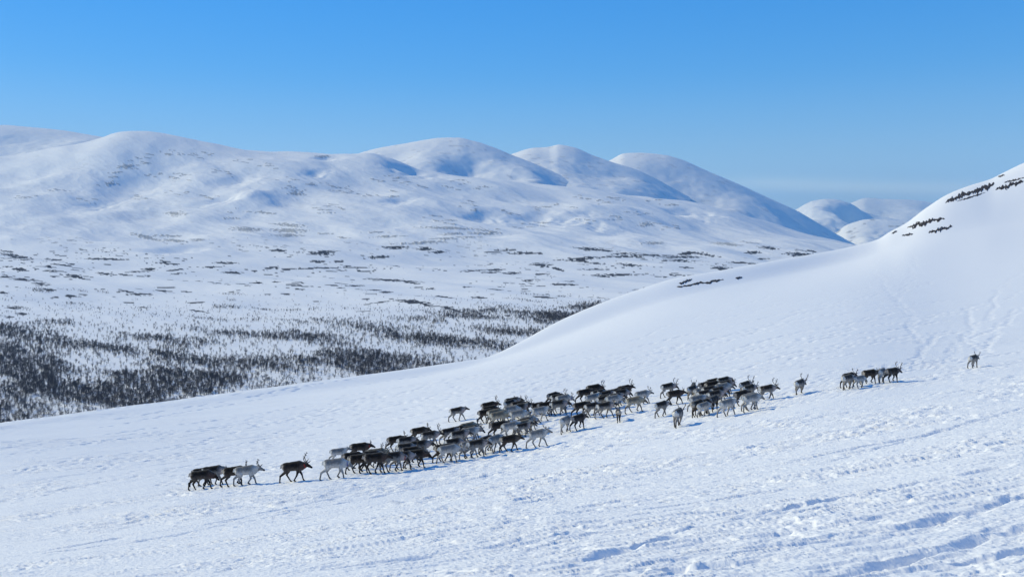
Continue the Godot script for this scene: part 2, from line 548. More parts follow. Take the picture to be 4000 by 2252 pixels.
func build_valley() -> void:
	var rx := [-500.0, 0.0, 200.0, 331.0, 480.0, 552.0, 634.0, 717.0, 827.0, 965.0, 1103.0, 1269.0, 1421.0, 1510.0, 1565.0, 1631.0, 1800.0, 2000.0, 2300.0, 2700.0, 3000.0, 3200.0, 3372.0, 3600.0, 4300.0]
	var ry := [650.0, 617.0, 580.0, 553.0, 522.0, 520.0, 528.0, 538.0, 559.0, 586.0, 594.0, 600.0, 595.0, 613.0, 632.0, 660.0, 690.0, 705.0, 735.0, 800.0, 870.0, 928.0, 975.0, 1010.0, 1040.0]
	valley_land = make_land([
		{D = 380.0, h = -155.0},
		{D = 650.0, x = VPX, y = [1660.0, 1655.0, 1653.0, 1650.0, 1650.0, 1650.0, 1650.0, 1650.0, 1650.0]},
		{D = 900.0, x = VPX, y = [1425.0, 1425.0, 1420.0, 1415.0, 1420.0, 1425.0, 1430.0, 1435.0, 1440.0]},
		{D = 1250.0, x = VPX, y = [1250.0, 1255.0, 1265.0, 1260.0, 1255.0, 1258.0, 1260.0, 1265.0, 1270.0]},
		{D = 1800.0, x = VPX, y = [1125.0, 1130.0, 1145.0, 1145.0, 1150.0, 1155.0, 1158.0, 1160.0, 1165.0]},
		{D = 2500.0, x = VPX, y = [1035.0, 1040.0, 1050.0, 1058.0, 1070.0, 1080.0, 1090.0, 1095.0, 1100.0]},
		{D = 3200.0, x = VPX, y = [955.0, 962.0, 965.0, 970.0, 985.0, 1008.0, 1030.0, 1050.0, 1070.0]},
		{D = 3900.0, x = VPX, y = [850.0, 860.0, 850.0, 845.0, 870.0, 920.0, 975.0, 1020.0, 1055.0]},
		{D = 4600.0, x = VPX, y = [735.0, 740.0, 715.0, 705.0, 770.0, 830.0, 915.0, 990.0, 1048.0]},
		{dx = [-500.0, 1400.0, 3372.0, 4300.0], D = [5300.0, 5300.0, 5700.0, 5700.0], x = rx, y = ry},
		{D = 6400.0, x = VPX, y = [690.0, 690.0, 680.0, 690.0, 800.0, 850.0, 950.0, 1040.0, 1060.0]},
	])
	var ts := PackedFloat32Array([0.0, 0.5, 0.9])
	ts.append_array(even_rows(valley_land, 1000.0, 1.0, 9.0, 2.0, 40.0))
	ts.append_array(PackedFloat32Array([9.1, 9.3, 9.6, 10.0]))
	var xs := range_of(-500.0, -40.0, 20.0)
	xs.append_array(range_of(-20.0, 3420.0, 3.6))
	xs.append_array(range_of(3440.0, 4300.0, 40.0))
	var s := lay(valley_land, xs, ts)
	print("valley ", s.nx, " x ", s.nr)
	valley = s
	s.col.resize(s.pos.size())
	var n1 := noise(21, 1.0 / 1100.0, 2); var n2 := noise(22, 1.0 / 330.0, 2); var n3 := noise(23, 1.0 / 110.0, 3, true); var n4 := noise(24, 1.0 / 26.0, 2)
	var nr := noise(25, 1.0 / 300.0, 2); var nq := noise(26, 1.0 / 34.0, 3)
	var nk := noise(27, 1.0 / 30.0, 2); var nl := noise(28, 1.0 / 400.0, 2)
	for j in s.nr:
		for i in s.nx:
			var k := j * s.nx + i
			var v := s.pos[k]
			var D := -v.z
			var hill := smoothstep(2600.0, 3700.0, D)
			var crest := 1.0 - 0.8 * smoothstep(4700.0, 5250.0, D)
			var rise := smoothstep(1250.0, 1800.0, D)
			var rp := v.x * 0.8 - D * 0.6; var rq := v.x * 0.6 + D * 0.8
			var a := n1.get_noise_2d(v.x, D) * (5.0 + 9.0 * rise + 34.0 * hill * crest)
			a += n2.get_noise_2d(rp * 0.6, rq * 1.2) * (2.6 + 6.0 * rise + 8.0 * hill * crest)
			a += n3.get_noise_2d(rp * 0.4, rq * 1.0) * (0.8 + 1.7 * hill * crest)
			a += n4.get_noise_2d(rp * 0.5, rq) * (0.2 + 0.12 * hill)
			s.pos[k].y = v.y + a
			# bare ground blown free of snow
			var spread := nr.get_noise_2d(rp * 0.6, rq * 0.8)
			var m := nq.get_noise_2d(rp * 0.40, rq * 0.95 + a * 4.0)
			var bare := 0.0
			if D > 1250.0:
				var band := smoothstep(1500.0, 1900.0, D) * (1.0 - 0.75 * smoothstep(3200.0, 3600.0, D)) + 0.35 * hill
				bare = smoothstep(0.415, 0.47, m * 0.75 + spread * 0.35 + 0.12 * band - 0.10) * clampf(band, 0.0, 1.0)
				bare *= (1.0 - 0.85 * hill)
				if hill > 0.2:
					var streak := nk.get_noise_2d(rp * 0.45, rq * 0.9)
					bare = maxf(bare, 0.08 * smoothstep(0.42, 0.60, streak + 0.55 * nl.get_noise_2d(v.x * 0.6, D * 0.6)) * hill * crest)
			s.col[k] = Color(bare, 0, 0)
	for g in [[1555, 640, 95, 70, 0.42], [1845, 828, 75, 40, 0.34], [2045, 832, 105, 60, 0.34], [2210, 824, 90, 60, 0.34], [2300, 868, 50, 40, 0.3], [2610, 812, 110, 60, 0.34], [1530, 775, 60, 40, 0.3],
			[660, 962, 95, 60, 0.30], [350, 788, 90, 40, 0.26], [815, 778, 90, 40, 0.26], [1225, 660, 45, 40, 0.36], [1245, 612, 55, 30, 0.34], [2360, 905, 70, 60, 0.22], [880, 690, 100, 60, 0.2], [1010, 745, 70, 90, -0.2], [480, 690, 150, 90, 0.16]]:
		scarp(s, g)
	stamp_bare(s)
	var snow := Color(0.885, 0.88, 0.89)
	var soil := Color(0.016, 0.015, 0.018)
	for k in s.col.size():
		s.col[k] = snow.lerp(soil, clampf(s.col[k].r, 0.0, 1.0))
	var o := mesh_node("valley_and_fell", sheet_mesh(s), snow_far)
	tag(o, "snow covered valley floor rising to long rounded fell with bare dark patches", "", "", "structure")

func find_row(s: Sheet, i: int, y: float) -> int:
	var lo := 0; var hi := s.nr - 1
	while lo < hi:
		var m := (lo + hi) >> 1
		var v := s.pos[m * s.nx + i]
		if HY + F * v.y / v.z > y: lo = m + 1
		else: hi = m
	return lo

func find_col(s: Sheet, x: float) -> int:
	var lo := 0; var hi := s.nx - 1
	while lo < hi:
		var m := (lo + hi) >> 1
		if s.xs[m] < x: lo = m + 1
		else: hi = m
	return lo

func scarp(s: Sheet, g: Array) -> void:
	# a drift bank that falls away on its lee side: [x, y, half width, length down the slope in metres * 2, steepness]
	var i0 := find_col(s, g[0])
	var o := s.pos[find_row(s, i0, g[1]) * s.nx + i0]
	var wx: float = g[2] / F * -o.z
	var wd: float = g[3] * 2.2
	var reach := int(g[2] * 2.6 / 3.6)
	var uneven := noise(44, 0.8, 2)
	for i in range(maxi(0, i0 - reach), mini(s.nx, i0 + reach)):
		for j in s.nr:
			var v := s.pos[j * s.nx + i]
			var dd := -v.z + o.z
			if absf(dd) > wd * 2.4: continue
			var dx := v.x - o.x
			var r2 := (dx * dx / (wx * wx) + dd * dd / (wd * wd)) * (1.0 + 0.4 * uneven.get_noise_2d(v.x / wd * 1.3, v.z / wd * 1.3))
			if r2 > 5.0: continue
			var along := dx * 0.76 - dd * 0.65
			s.pos[j * s.nx + i].y = v.y - g[4] * 0.72 * (along + sqrt(along * along + 0.03 * wd * wd)) * exp(-r2)

func stamp_bare(s: Sheet) -> void:
	# heath blown bare: centre, half sizes, tilt; read off three strips of the valley
	var A := [1040,882,110,14,.22, 1230,905,90,8,.1, 1180,873,110,6,.02, 1400,900,60,7,0, 1740,825,110,16,.05, 2040,795,110,12,.08, 2050,835,130,14,.03, 2040,868,100,10,0, 1870,708,80,8,.12, 1640,748,50,6,0,
		100,1015,110,12,.15, 50,983,60,6,.15, 380,1042,70,6,0, 760,1036,180,6,.02, 140,1112,70,9,.1, 360,1122,50,6,.1, 540,1155,100,7,.1, 740,1140,70,8,.1, 1060,1108,60,9,0, 980,1125,90,4,-.05,
		1240,1113,80,5,-.1, 1490,1093,80,5,0, 1650,1132,70,6,0, 1920,1098,60,6,-.1, 2250,1100,280,4,-.02, 40,1160,60,7,0, 170,1182,100,7,.05, 290,1212,60,13,.05, 350,1253,40,8,.15, 500,1298,55,9,.05]
	A += [390,1308,35,5,-.1, 15,1272,30,10,.2, 980,1287,95,8,0, 900,1267,70,6,.1, 1150,1263,60,5,.1, 1170,1237,60,4,0, 1330,1268,45,4,0, 1640,1267,35,4,0, 2010,1284,40,3,0, 900,1345,45,4,.05, 1000,1378,50,3,0,
		1400,1343,70,4,-.05, 1400,1405,70,5,.15, 2240,1335,50,3,.1, 2290,990,75,16,0, 1970,975,45,9,0, 2250,1052,70,8,0, 2400,1053,60,6,0, 2430,885,50,5,.05, 2300,856,50,4,0, 80,1385,40,6,.1, 150,1422,40,7,.1,
		60,1445,40,5,0, 590,1175,50,4,.1, 880,1147,50,4,.1, 1240,1140,60,4,-.05, 1010,1156,50,3,-.05, 1180,1068,80,5,.1, 1590,1062,80,6,.02, 780,502,50,8,.1, 900,380,60,14,-.1, 1240,715,60,12,.05, 2100,575,60,12,.05, 2280,310,60,9,0]
	var B := [620,812,210,10,-.05, 440,845,90,12,0, 660,855,60,12,0, 750,877,60,9,0, 320,912,100,10,-.05, 380,768,130,6,-.03, 300,738,80,4,0, 820,708,200,9,.03, 840,750,80,7,-.05, 1060,747,110,8,.03, 800,783,120,5,0,
		960,772,90,4,0, 1100,730,100,5,.12, 1240,865,90,6,0, 1350,885,130,8,0, 1130,878,60,4,0, 1480,970,75,15,.08, 1580,995,50,8,.3, 1800,920,200,8,-.06, 1740,937,90,10,0, 2060,910,200,5,0, 1850,955,70,6,.1,
		2110,970,100,9,.05, 2000,1038,180,8,-.02, 1930,1050,60,6,0, 1860,1000,100,4,0, 980,1010,60,6,-.05, 1150,1003,80,5,-.05, 1270,1027,60,9,0, 1110,1022,70,4,0, 1470,1035,60,6,0, 1400,1075,60,4,0]
	B += [420,1077,190,7,.06, 560,1095,50,4,.1, 130,987,120,4,0, 200,1013,50,3,0, 160,1116,70,3,0, 380,1160,40,6,0, 300,1147,60,3,0, 700,1135,40,5,0, 600,1128,50,4,0, 790,1195,70,4,.1, 1030,1200,70,6,.1,
		560,1230,150,14,.1, 660,1248,60,10,.15, 800,1270,70,9,.12, 890,1295,70,4,.3, 340,1232,80,3,-.1, 240,1210,30,4,0, 220,1297,60,3,0, 250,1250,30,3,0, 1500,1198,90,5,.06, 1130,1283,60,6,0, 1240,1325,25,4,0,
		1640,1108,100,6,0, 2270,900,250,4,.02, 2430,937,110,6,0, 2500,890,50,10,-.1, 2080,888,80,5,0, 2230,680,50,12,.1, 1860,860,150,6,.1, 1800,855,60,12,0, 2270,815,80,10,0, 1160,1143,50,3,.1, 950,1125,40,3,0, 2290,1130,150,6,-.1]
	var C := [430,712,100,10,.08, 730,738,70,10,.1, 600,700,80,6,.1, 180,775,90,9,0, 300,790,90,6,.15, 620,772,60,10,0, 950,785,110,14,.05, 1010,760,90,6,.1, 140,805,130,6,0, 80,830,100,6,.05, 390,885,70,12,.03,
		540,845,100,6,.05, 660,855,60,5,.2, 150,878,50,5,0, 690,818,40,5,0]
	var rag := noise(31, 1.0 / 16.0, 3)
	# thin rock streaks in clusters higher up
	var U := [900,380, 1000,340, 830,440, 1130,280, 1480,300, 1240,440, 1280,480, 1100,430, 600,630, 1000,590, 1250,560, 1500,600, 2050,530, 2100,570, 2250,500, 2400,540, 1250,720, 1700,690, 2350,670, 2280,690, 2030,470, 420,560, 200,590, 1900,380, 1720,340, 1560,430, 1330,300, 760,500]
	var V := [900,390, 1070,420, 820,420, 500,370, 600,400, 350,360, 1750,480, 1900,520, 2000,500, 2300,520, 2400,560, 1450,560, 1650,550, 1250,600, 950,570, 1000,530, 2150,600, 2250,680, 2400,700, 1350,690, 1470,690, 700,640, 850,670, 1100,720, 250,480, 400,470, 100,440, 2050,640, 1800,660]
	rng.seed = 19
	var thin := [[], []]
	for q in 2:
		var src: Array = [U, V][q]
		for k in range(0, src.size(), 2):
			for g in 5:
				thin[q] += [src[k] + rng.randf_range(-75, 75), src[k + 1] + rng.randf_range(-22, 22), rng.randf_range(10, 42), rng.randf_range(1.0, 3.2), rng.randf_range(-0.05, 0.22)]
	for set in [[A, 0.0, 440.0], [B, 1300.0, 500.0], [C, 2600.0, 560.0], [thin[0], 0.0, 440.0], [thin[1], 1300.0, 500.0]]:
		var e: Array = set[0]
		for q in range(0, e.size(), 5):
			var x: float = set[1] + e[q] * 0.5516
			var y: float = set[2] + e[q + 1] * 0.5516
			var w: float = e[q + 2] * 0.5516
			var h: float = e[q + 3] * 0.5516 + 0.8
			var strength := 0.95 if y > 960.0 else 0.5
			var raise := 0.0 if y > 960.0 else 5.0
			for i in s.nx:
				var dx := s.xs[i] - x
				if absf(dx) > w * 1.3: continue
				var yc: float = y + dx * e[q + 4]
				# rows of this column near that height
				var lo := 0; var hi := s.nr - 1
				while lo < hi:
					var m := (lo + hi) >> 1
					var v := s.pos[m * s.nx + i]
					if HY + F * v.y / v.z > yc + h * 1.5: lo = m + 1
					else: hi = m
				for j in range(maxi(lo - 1, 0), mini(lo + 45, s.nr)):
					var v := s.pos[j * s.nx + i]
					var dy := HY + F * v.y / v.z - yc
					if dy < -h * 1.6: break
					var r := pow(absf(dx) / w, 1.25) + dy * dy / (h * h) + rag.get_noise_2d(v.x * 0.7, v.z) * 1.5
					var f := smoothstep(1.0, 0.68, r) * strength
					var k := j * s.nx + i
					s.pos[k].y += raise * f * (0.5 + rag.get_noise_2d(v.z, v.x))
					if f > s.col[k].r: s.col[k] = Color(f, 0, 0)

# ====================================================================== hills behind
func hill(called: String, label: String, cx: Array, cy: Array, Dc: float, Db: float, base: float, x0: float, x1: float, dx: float, rough: float, sd: int, bare: float, banks := []) -> void:
	var tint := Color(0.885, 0.88, 0.89)
	var mid := []; var by := []
	for i in cx.size():
		by.append(maxf(base, cy[i] + 170.0))
		mid.append(cy[i] + (by[i] - cy[i]) * 0.42)
	var back := []
	for i in cx.size(): back.append(cy[i] + 110.0)
	var l := make_land([
		{D = Db, x = cx, y = by},
		{D = Db + (Dc - Db) * 0.5, x = cx, y = mid},
		{D = Dc, x = cx, y = cy},
		{D = Dc * 1.12, x = cx, y = back},
	])
	var ts := even_rows(l, cx[cx.size() / 2], 0.0, 2.0, 3.2)
	ts.append_array(PackedFloat32Array([2.06, 2.14, 2.25, 2.45, 2.7, 3.0]))
	var s := lay(l, range_of(x0, x1, dx), ts)
	s.col.resize(s.pos.size())
	var n1 := noise(sd, 1.0 / (Dc * 0.14), 2); var n2 := noise(sd + 1, 1.0 / (Dc * 0.035), 3); var n3 := noise(sd + 2, 1.0 / (Dc * 0.008), 2)
	for k in s.pos.size():
		var v := s.pos[k]
		var up := smoothstep(Dc * 0.985, Db + (Dc - Db) * 0.55, -v.z) * 0.85 + 0.15
		s.pos[k].y += (n1.get_noise_2d(v.x, v.z) * 0.010 * up + n2.get_noise_2d(v.x * 0.7, v.z) * 0.0020 * up + n3.get_noise_2d(v.x * 0.6, v.z) * 0.00022) * Dc * rough
		var m := n3.get_noise_2d(v.x * 0.4 + 900.0, v.z * 0.9) + 0.5 * n2.get_noise_2d(v.x + 500.0, v.z)
		s.col[k] = tint.lerp(Color(0.10, 0.095, 0.10), smoothstep(0.48, 0.66, m) * bare * 0.6)
	for g in banks: scarp(s, g)
	var o := mesh_node(called, sheet_mesh(s), snow_far)
	tag(o, label, "", "", "structure")

func build_far_hills() -> void:
	hill("mountain", "broad rounded snow dome, tallest of the three humps, shaded hollow below its top",
		[1200.0, 1421.0, 1565.0, 1653.0, 1730.0, 1785.0, 1852.0, 1918.0, 1990.0, 2072.0, 2155.0, 2293.0, 2431.0, 2700.0], [700.0, 595.0, 561.0, 545.0, 537.0, 537.0, 550.0, 572.0, 602.0, 632.0, 665.0, 707.0, 754.0, 850.0], 6500.0, 5400.0, 800.0, 1200.0, 2700.0, 3.8, 1.0, 51, 0.45, [[1800, 612, 85, 120, 0.34]])
	hill("mountain", "middle snow hump with small peaked top right of the tallest dome",
		[1750.0, 1900.0, 2000.0, 2083.0, 2144.0, 2183.0, 2238.0, 2320.0, 2398.0, 2486.0, 2700.0], [690.0, 640.0, 602.0, 577.0, 572.0, 563.0, 572.0, 605.0, 632.0, 660.0, 770.0], 7100.0, 5900.0, 800.0, 1750.0, 2700.0, 3.8, 0.8, 61, 0.4)
	hill("mountain", "rightmost snow hump with long even slope running down to the right",
		[2100.0, 2250.0, 2387.0, 2442.0, 2502.0, 2596.0, 2655.0, 2765.0, 2876.0, 2986.0, 3107.0, 3207.0, 3273.0, 3372.0, 3500.0], [760.0, 690.0, 626.0, 602.0, 600.0, 608.0, 623.0, 668.0, 714.0, 764.0, 819.0, 877.0, 916.0, 968.0, 1040.0], 7900.0, 6600.0, 900.0, 2100.0, 3500.0, 3.8, 0.8, 71, 0.3)
	hill("mountain", "flat topped snow mountain behind the fell at the far left edge",
		[-500.0, -200.0, 0.0, 200.0, 380.0, 500.0, 700.0], [480.0, 484.0, 490.0, 503.0, 530.0, 560.0, 640.0], 7600.0, 6200.0, 720.0, -500.0, 700.0, 4.0, 1.0, 81, 0.15)
	hill("mountain", "pale long distant snow ridge behind the blue peak at the valley end",
		[3200.0, 3334.0, 3383.0, 3455.0, 3565.0, 3670.0, 3900.0], [850.0, 786.0, 772.0, 778.0, 781.0, 794.0, 830.0], 19000.0, 16000.0, 900.0, 3200.0, 3900.0, 4.0, 1.0, 91, 0.1)
	hill("mountain", "distant blue shaded snow peak closing the valley end",
		[2950.0, 3107.0, 3179.0, 3251.0, 3317.0, 3372.0, 3449.0, 3560.0, 3700.0], [890.0, 819.0, 786.0, 775.0, 783.0, 814.0, 838.0, 870.0, 900.0], 14500.0, 12200.0, 960.0, 2950.0, 3700.0, 4.0, 2.0, 101, 0.1, [[3335, 818, 120, 520, 0.42]])
	hill("mountain", "small sunlit snow hill speckled with rock below the blue peak",
		[3150.0, 3267.0, 3317.0, 3394.0, 3482.0, 3565.0, 3700.0, 3850.0], [985.0, 907.0, 872.0, 853.0, 858.0, 866.0, 880.0, 900.0], 9500.0, 8000.0, 1010.0, 3150.0, 3850.0, 3.8, 1.5, 111, 0.9)

# ====================================================================== rock on the near hill
func build_rocks() -> void:
	rng.seed = 5
	# each: from, to (as seen), half thickness, label
	var strips := [
		[3694, 790, 3800, 748, 12, "black bare rock band, left end of the high band on right hilltop"],
		[3786, 756, 3886, 716, 13, "black bare rock band, middle of the high band on right hilltop"],
		[3890, 742, 4002, 706, 10, "black bare rock band cut by the right picture edge near hilltop"],
		[3740, 786, 3850, 752, 4, "thin dark rock streak just under the high band on right hill"],
		[3924, 712, 4004, 694, 4, "thin dark rock streak above the band at the right picture edge"],
		[3545, 888, 3692, 851, 12, "large black rock patch halfway up the left edge of right hill"],
		[3628, 906, 3722, 884, 9, "black rock patch on right hill, lower and right of the large one"],
		[3524, 920, 3568, 914, 5, "small dark rock sliver below the large patch on right hill"],
		[3484, 912, 3506, 902, 4, "tiny dark rock on the outline of the right hill's foot"],
		[2644, 1121, 2828, 1092, 6, "long low dark heath strip on the crest of the snow slope"],
		[2652, 1107, 2704, 1091, 6, "short dark heath strip on the crest outline left of the long strip"],
		[2874, 1087, 2900, 1083, 5, "lone dark boulder on the snow slope crest"],
		[3900, 690, 3926, 683, 4, "small dark rock on the outline of the right hilltop"],
	]
	var nz := noise(3, 1.0, 2)
	var id := 0
	for q in strips:
		id += 1
		var n := 40; var m := 6
		var bump: float = 0.12 if q[4] < 7 else 0.25
		var P := PackedVector3Array(); var C := PackedColorArray()
		for i in n + 1:
			var f := i / float(n)
			var x: float = lerpf(q[0], q[2], f)
			var edge := sqrt(maxf(0.0, 1.0 - pow(absf(f * 2 - 1), 2.4)))
			var wob := nz.get_noise_2d(f * 3.2, id * 7.3)
			var yc: float = lerpf(q[1], q[3], f) + wob * q[4] * 0.55
			for k in m + 1:
				var g := k / float(m) * 2.0 - 1.0
				var rag := 0.55 + 1.1 * nz.get_noise_2d(f * 11.0, id * 3.1 + signf(g) * 5.0)
				var th: float = maxf(0.4, q[4] * 1.5 * edge * maxf(rag, 0.12))
				var p := solve(x, minf(yc - g * th, 2000.0), 0.0, 5.0, 7.0)
				var lift := bump * edge * (1.0 - g * g) * (0.6 + 0.9 * nz.get_noise_2d(f * 16.0, g * 2.0 + id)) + 0.06
				if absf(g) > 0.99: lift = -0.4
				P.append(p + Vector3(0, lift, 0))
				var c := 0.018 + 0.026 * absf(nz.get_noise_2d(f * 30.0, g * 5.0))
				C.append(Color(c * 1.35, c * 0.98, c * 0.82))
		var st := SurfaceTool.new()
		st.begin(Mesh.PRIMITIVE_TRIANGLES)
		for k in P.size():
			st.set_color(C[k]); st.add_vertex(P[k] - P[(n / 2) * (m + 1) + m / 2])
		for i in n:
			for k in m:
				var a := i * (m + 1) + k
				if nz.get_noise_2d(i * 0.23, id * 9.0 + k * 0.35) > 0.56: continue     # snow lies over the rest
				for t in [a, a + 1, a + m + 1, a + m + 1, a + 1, a + m + 2]: st.add_index(t)
		st.generate_normals()
		var o := mesh_node("rock_outcrop", st.commit(), rock_mat)
		o.position = P[(n / 2) * (m + 1) + m / 2]
		tag(o, q[5], "rock", "bare rock showing through the near snow")

# ====================================================================== trees
func stick(st: SurfaceTool, a: Vector3, b: Vector3, ra: float, rb: float, sides := 3) -> void:
	var d := (b - a).normalized()
	var s := d.cross(Vector3(0.31, 0.2, 0.93)).normalized()
	var t := s.cross(d)
	for k in sides:
		var u := TAU * k / sides; var w := TAU * (k + 1) / sides
		var p := s * cos(u) + t * sin(u); var q := s * cos(w) + t * sin(w)
		for v in [[a + p * ra, p], [b + p * rb, p], [a + q * ra, q], [b + p * rb, p], [b + q * rb, q], [a + q * ra, q]]:
			st.set_normal(v[1]); st.add_vertex(v[0])

func birch(sd: int) -> Array:    # [trunk mesh, crown mesh], 5 m tall
	var r := RandomNumberGenerator.new(); r.seed = sd
	var tr := SurfaceTool.new(); tr.begin(Mesh.PRIMITIVE_TRIANGLES)
	var cr := SurfaceTool.new(); cr.begin(Mesh.PRIMITIVE_TRIANGLES)
	var stems := 1 + sd % 3
	for k in stems:
		var lean := Vector3(r.randf_range(-0.5, 0.5), 0, r.randf_range(-0.5, 0.5)) * (0.4 + 0.5 * k)
		var p0 := Vector3(r.randf_range(-0.1, 0.1) * k, -0.3, r.randf_range(-0.1, 0.1) * k)
		var top := p0 + lean + Vector3(0, r.randf_range(4.2, 5.0) - 0.4 * k, 0)
		var mid := p0.lerp(top, 0.45) + Vector3(r.randf_range(-0.2, 0.2), 0, r.randf_range(-0.2, 0.2))
		stick(tr, p0, mid, 0.15, 0.10, 4)
		stick(tr, mid, top, 0.10, 0.03, 3)
		for j in 9 - stems:
			var f := r.randf_range(0.3, 0.95)
			var b := p0.lerp(mid, f / 0.45) if f < 0.45 else mid.lerp(top, (f - 0.45) / 0.55)
			var a := r.randf() * TAU
			var L := r.randf_range(0.7, 1.5) * (1.15 - 0.6 * absf(f - 0.55))
			var e := b + Vector3(cos(a) * L, L * r.randf_range(0.4, 1.1), sin(a) * L)
			stick(tr, b, e, 0.05, 0.02)
			for g in 6:
				var c := b.lerp(e, r.randf_range(0.4, 1.0))
				var d := Vector3(r.randf_range(-1, 1), r.randf_range(-0.1, 1.0), r.randf_range(-1, 1)).normalized() * r.randf_range(0.4, 0.8)
				stick(cr, c, c + d, 0.05, 0.022)
	tr.generate_normals(); cr.generate_normals()
	return [tr.commit(), cr.commit(), tr, cr]

func valley_point(x: float, row: int) -> Vector3:
	var i := clampi(int((x + 20.0) / 3.6) + valley_i0, 0, valley.nx - 2)
	return valley.pos[row * valley.nx + i]

var valley_i0 := 0
func build_trees() -> void:
	rng.seed = 9
	for i in valley.nx:
		if valley.xs[i] >= -20.0:
			valley_i0 = i; break
	var kinds := []
	for k in 4: kinds.append(birch(k + 1))
	var clump := noise(33, 1.0 / 95.0, 3); var wide := noise(34, 1.0 / 260.0, 2); var edge := noise(35, 1.0 / 190.0, 2)
	var cm := slopes(CREST_X, CREST_Y)
	var spots := []     # [seen size, place, scale, turn, kind]
	for k in 190000:
		var x := rng.randf_range(-200.0, 2560.0)
		# spread evenly over the ground: distance by its square root
		var D := sqrt(rng.randf_range(600.0 * 600.0, 1900.0 * 1900.0))
		if rng.randf() > D / 1900.0 * 1.0 and false: continue
		var X := (x - CX) / F * D
		var c := clump.get_noise_2d((X * 0.8 - D * 0.6) * 0.42, (X * 0.6 + D * 0.8) * 1.0)
		var w := wide.get_noise_2d((X * 0.8 - D * 0.6) * 0.5, (X * 0.6 + D * 0.8))
		var line := 1130.0 + 130.0 * edge.get_noise_2d(X, 3.0) + maxf(0.0, x - 1300.0) * 0.30
		var dens := pow(smoothstep(-0.30, 0.66, c + w * 0.45 + 0.10 * smoothstep(900.0, 1500.0, x)), 1.3) * 0.76 + 0.07
		var over := (D - line) / 330.0
		dens *= clampf(1.0 - over, 0.0, 1.0) if over > 0.0 else 1.0
		dens *= 0.30 + 0.70 * smoothstep(1350.0, 900.0, D - maxf(0.0, x - 1250.0) * 0.35 + 120.0 * edge.get_noise_2d(X * 1.7, D * 1.2))
		if over > 0.3: dens = maxf(dens * 0.5, 0.30 * smoothstep(0.40, 0.60, c + w * 0.3) * clampf(1.6 - over * 0.32, 0.0, 1.0))
		dens = minf(dens * (1.0 + 0.9 * smoothstep(1000.0, 750.0, D)), 0.95)
		dens = maxf(dens, 0.03 * smoothstep(1850.0, 1250.0, D))
		if rng.randf() > dens: continue
		# row by distance
		var i := clampi(int((x + 20.0) / 3.6) + valley_i0, 0, valley.nx - 1) if x > -20.0 else clampi(int((x + 500.0) / 20.0), 0, valley.nx - 1)
		var lo := 0; var hi := valley.nr - 1
		while lo < hi:
			var m := (lo + hi) >> 1
			if -valley.pos[m * valley.nx + i].z < D: lo = m + 1
			else: hi = m
		if lo < 1: continue
		var pa := valley.pos[(lo - 1) * valley.nx + i]; var pb := valley.pos[lo * valley.nx + i]
		var p := pa.lerp(pb, clampf((D + pa.z) / maxf(0.01, pa.z - pb.z), 0.0, 1.0))
		p.x = X
		var sc := rng.randf_range(0.55, 1.15) * (1.0 if over < 0.3 else 0.75)
		var ytop := HY - F * (p.y + 5.0 * sc) / D
		if ytop > curve(CREST_X, CREST_Y, cm, x) + 4.0: continue
		var shown := 5.0 * sc / D * (1.0 if x > 5.0 and HY - F * (p.y + 1.5) / D < curve(CREST_X, CREST_Y, cm, x) else 0.2)
		spots.append([shown, p, sc, rng.randf() * TAU, rng.randi() % 4])
	spots.sort_custom(func(a, b): return a[0] > b[0])
	print("trees ", spots.size())
	var per := [[], [], [], []]
	for k in spots.size():
		var q: Array = spots[k]
		var b := Basis(Vector3.UP, q[3]).scaled(Vector3(q[2] * 1.05, q[2], q[2] * 1.05))
		if k < 300:
			var o := Node3D.new()
			o.name = numbered("birch_tree")
			add_child(o)
			o.transform = Transform3D(b, q[1])
			mesh_node("trunk", kinds[q[4]][0], bark_mat, o)
			mesh_node("crown", kinds[q[4]][1], twig_mat, o)
			tag(o, "bare dark birch at the near edge of the valley forest", "tree", "bare birches along the near edge of the valley forest")
		else:
			per[q[4]].append(Transform3D(b, q[1]))
	# the rest of the forest as one mass: the four kinds joined in one bed of copies each
	var forest := Node3D.new()
	forest.name = "birch_forest"
	add_child(forest)
	tag(forest, "dark leafless birch forest filling the valley floor behind the snow slope", "forest", "", "stuff")
	for k in 4:
		var st := ArrayMesh.new()
		kinds[k][2].commit(st); kinds[k][3].commit(st)
		st.surface_set_material(0, bark_mat); st.surface_set_material(1, twig_mat)
		var mm := MultiMesh.new()
		mm.transform_format = MultiMesh.TRANSFORM_3D
		mm.mesh = st
		mm.instance_count = per[k].size()
		for i in per[k].size(): mm.set_instance_transform(i, per[k][i])
		var mi := MultiMeshInstance3D.new()
		mi.name = "bare_birches"
		mi.multimesh = mm
		mi.set_meta("kind", "stuff")
		forest.add_child(mi, true)

# ====================================================================== reindeer
const CELL := 0.023
class Field:
	var o := Vector3(-0.86, -0.03, -0.34)
	var nx := 92
	var ny := 62
	var nz := 30
	var f := PackedFloat32Array()

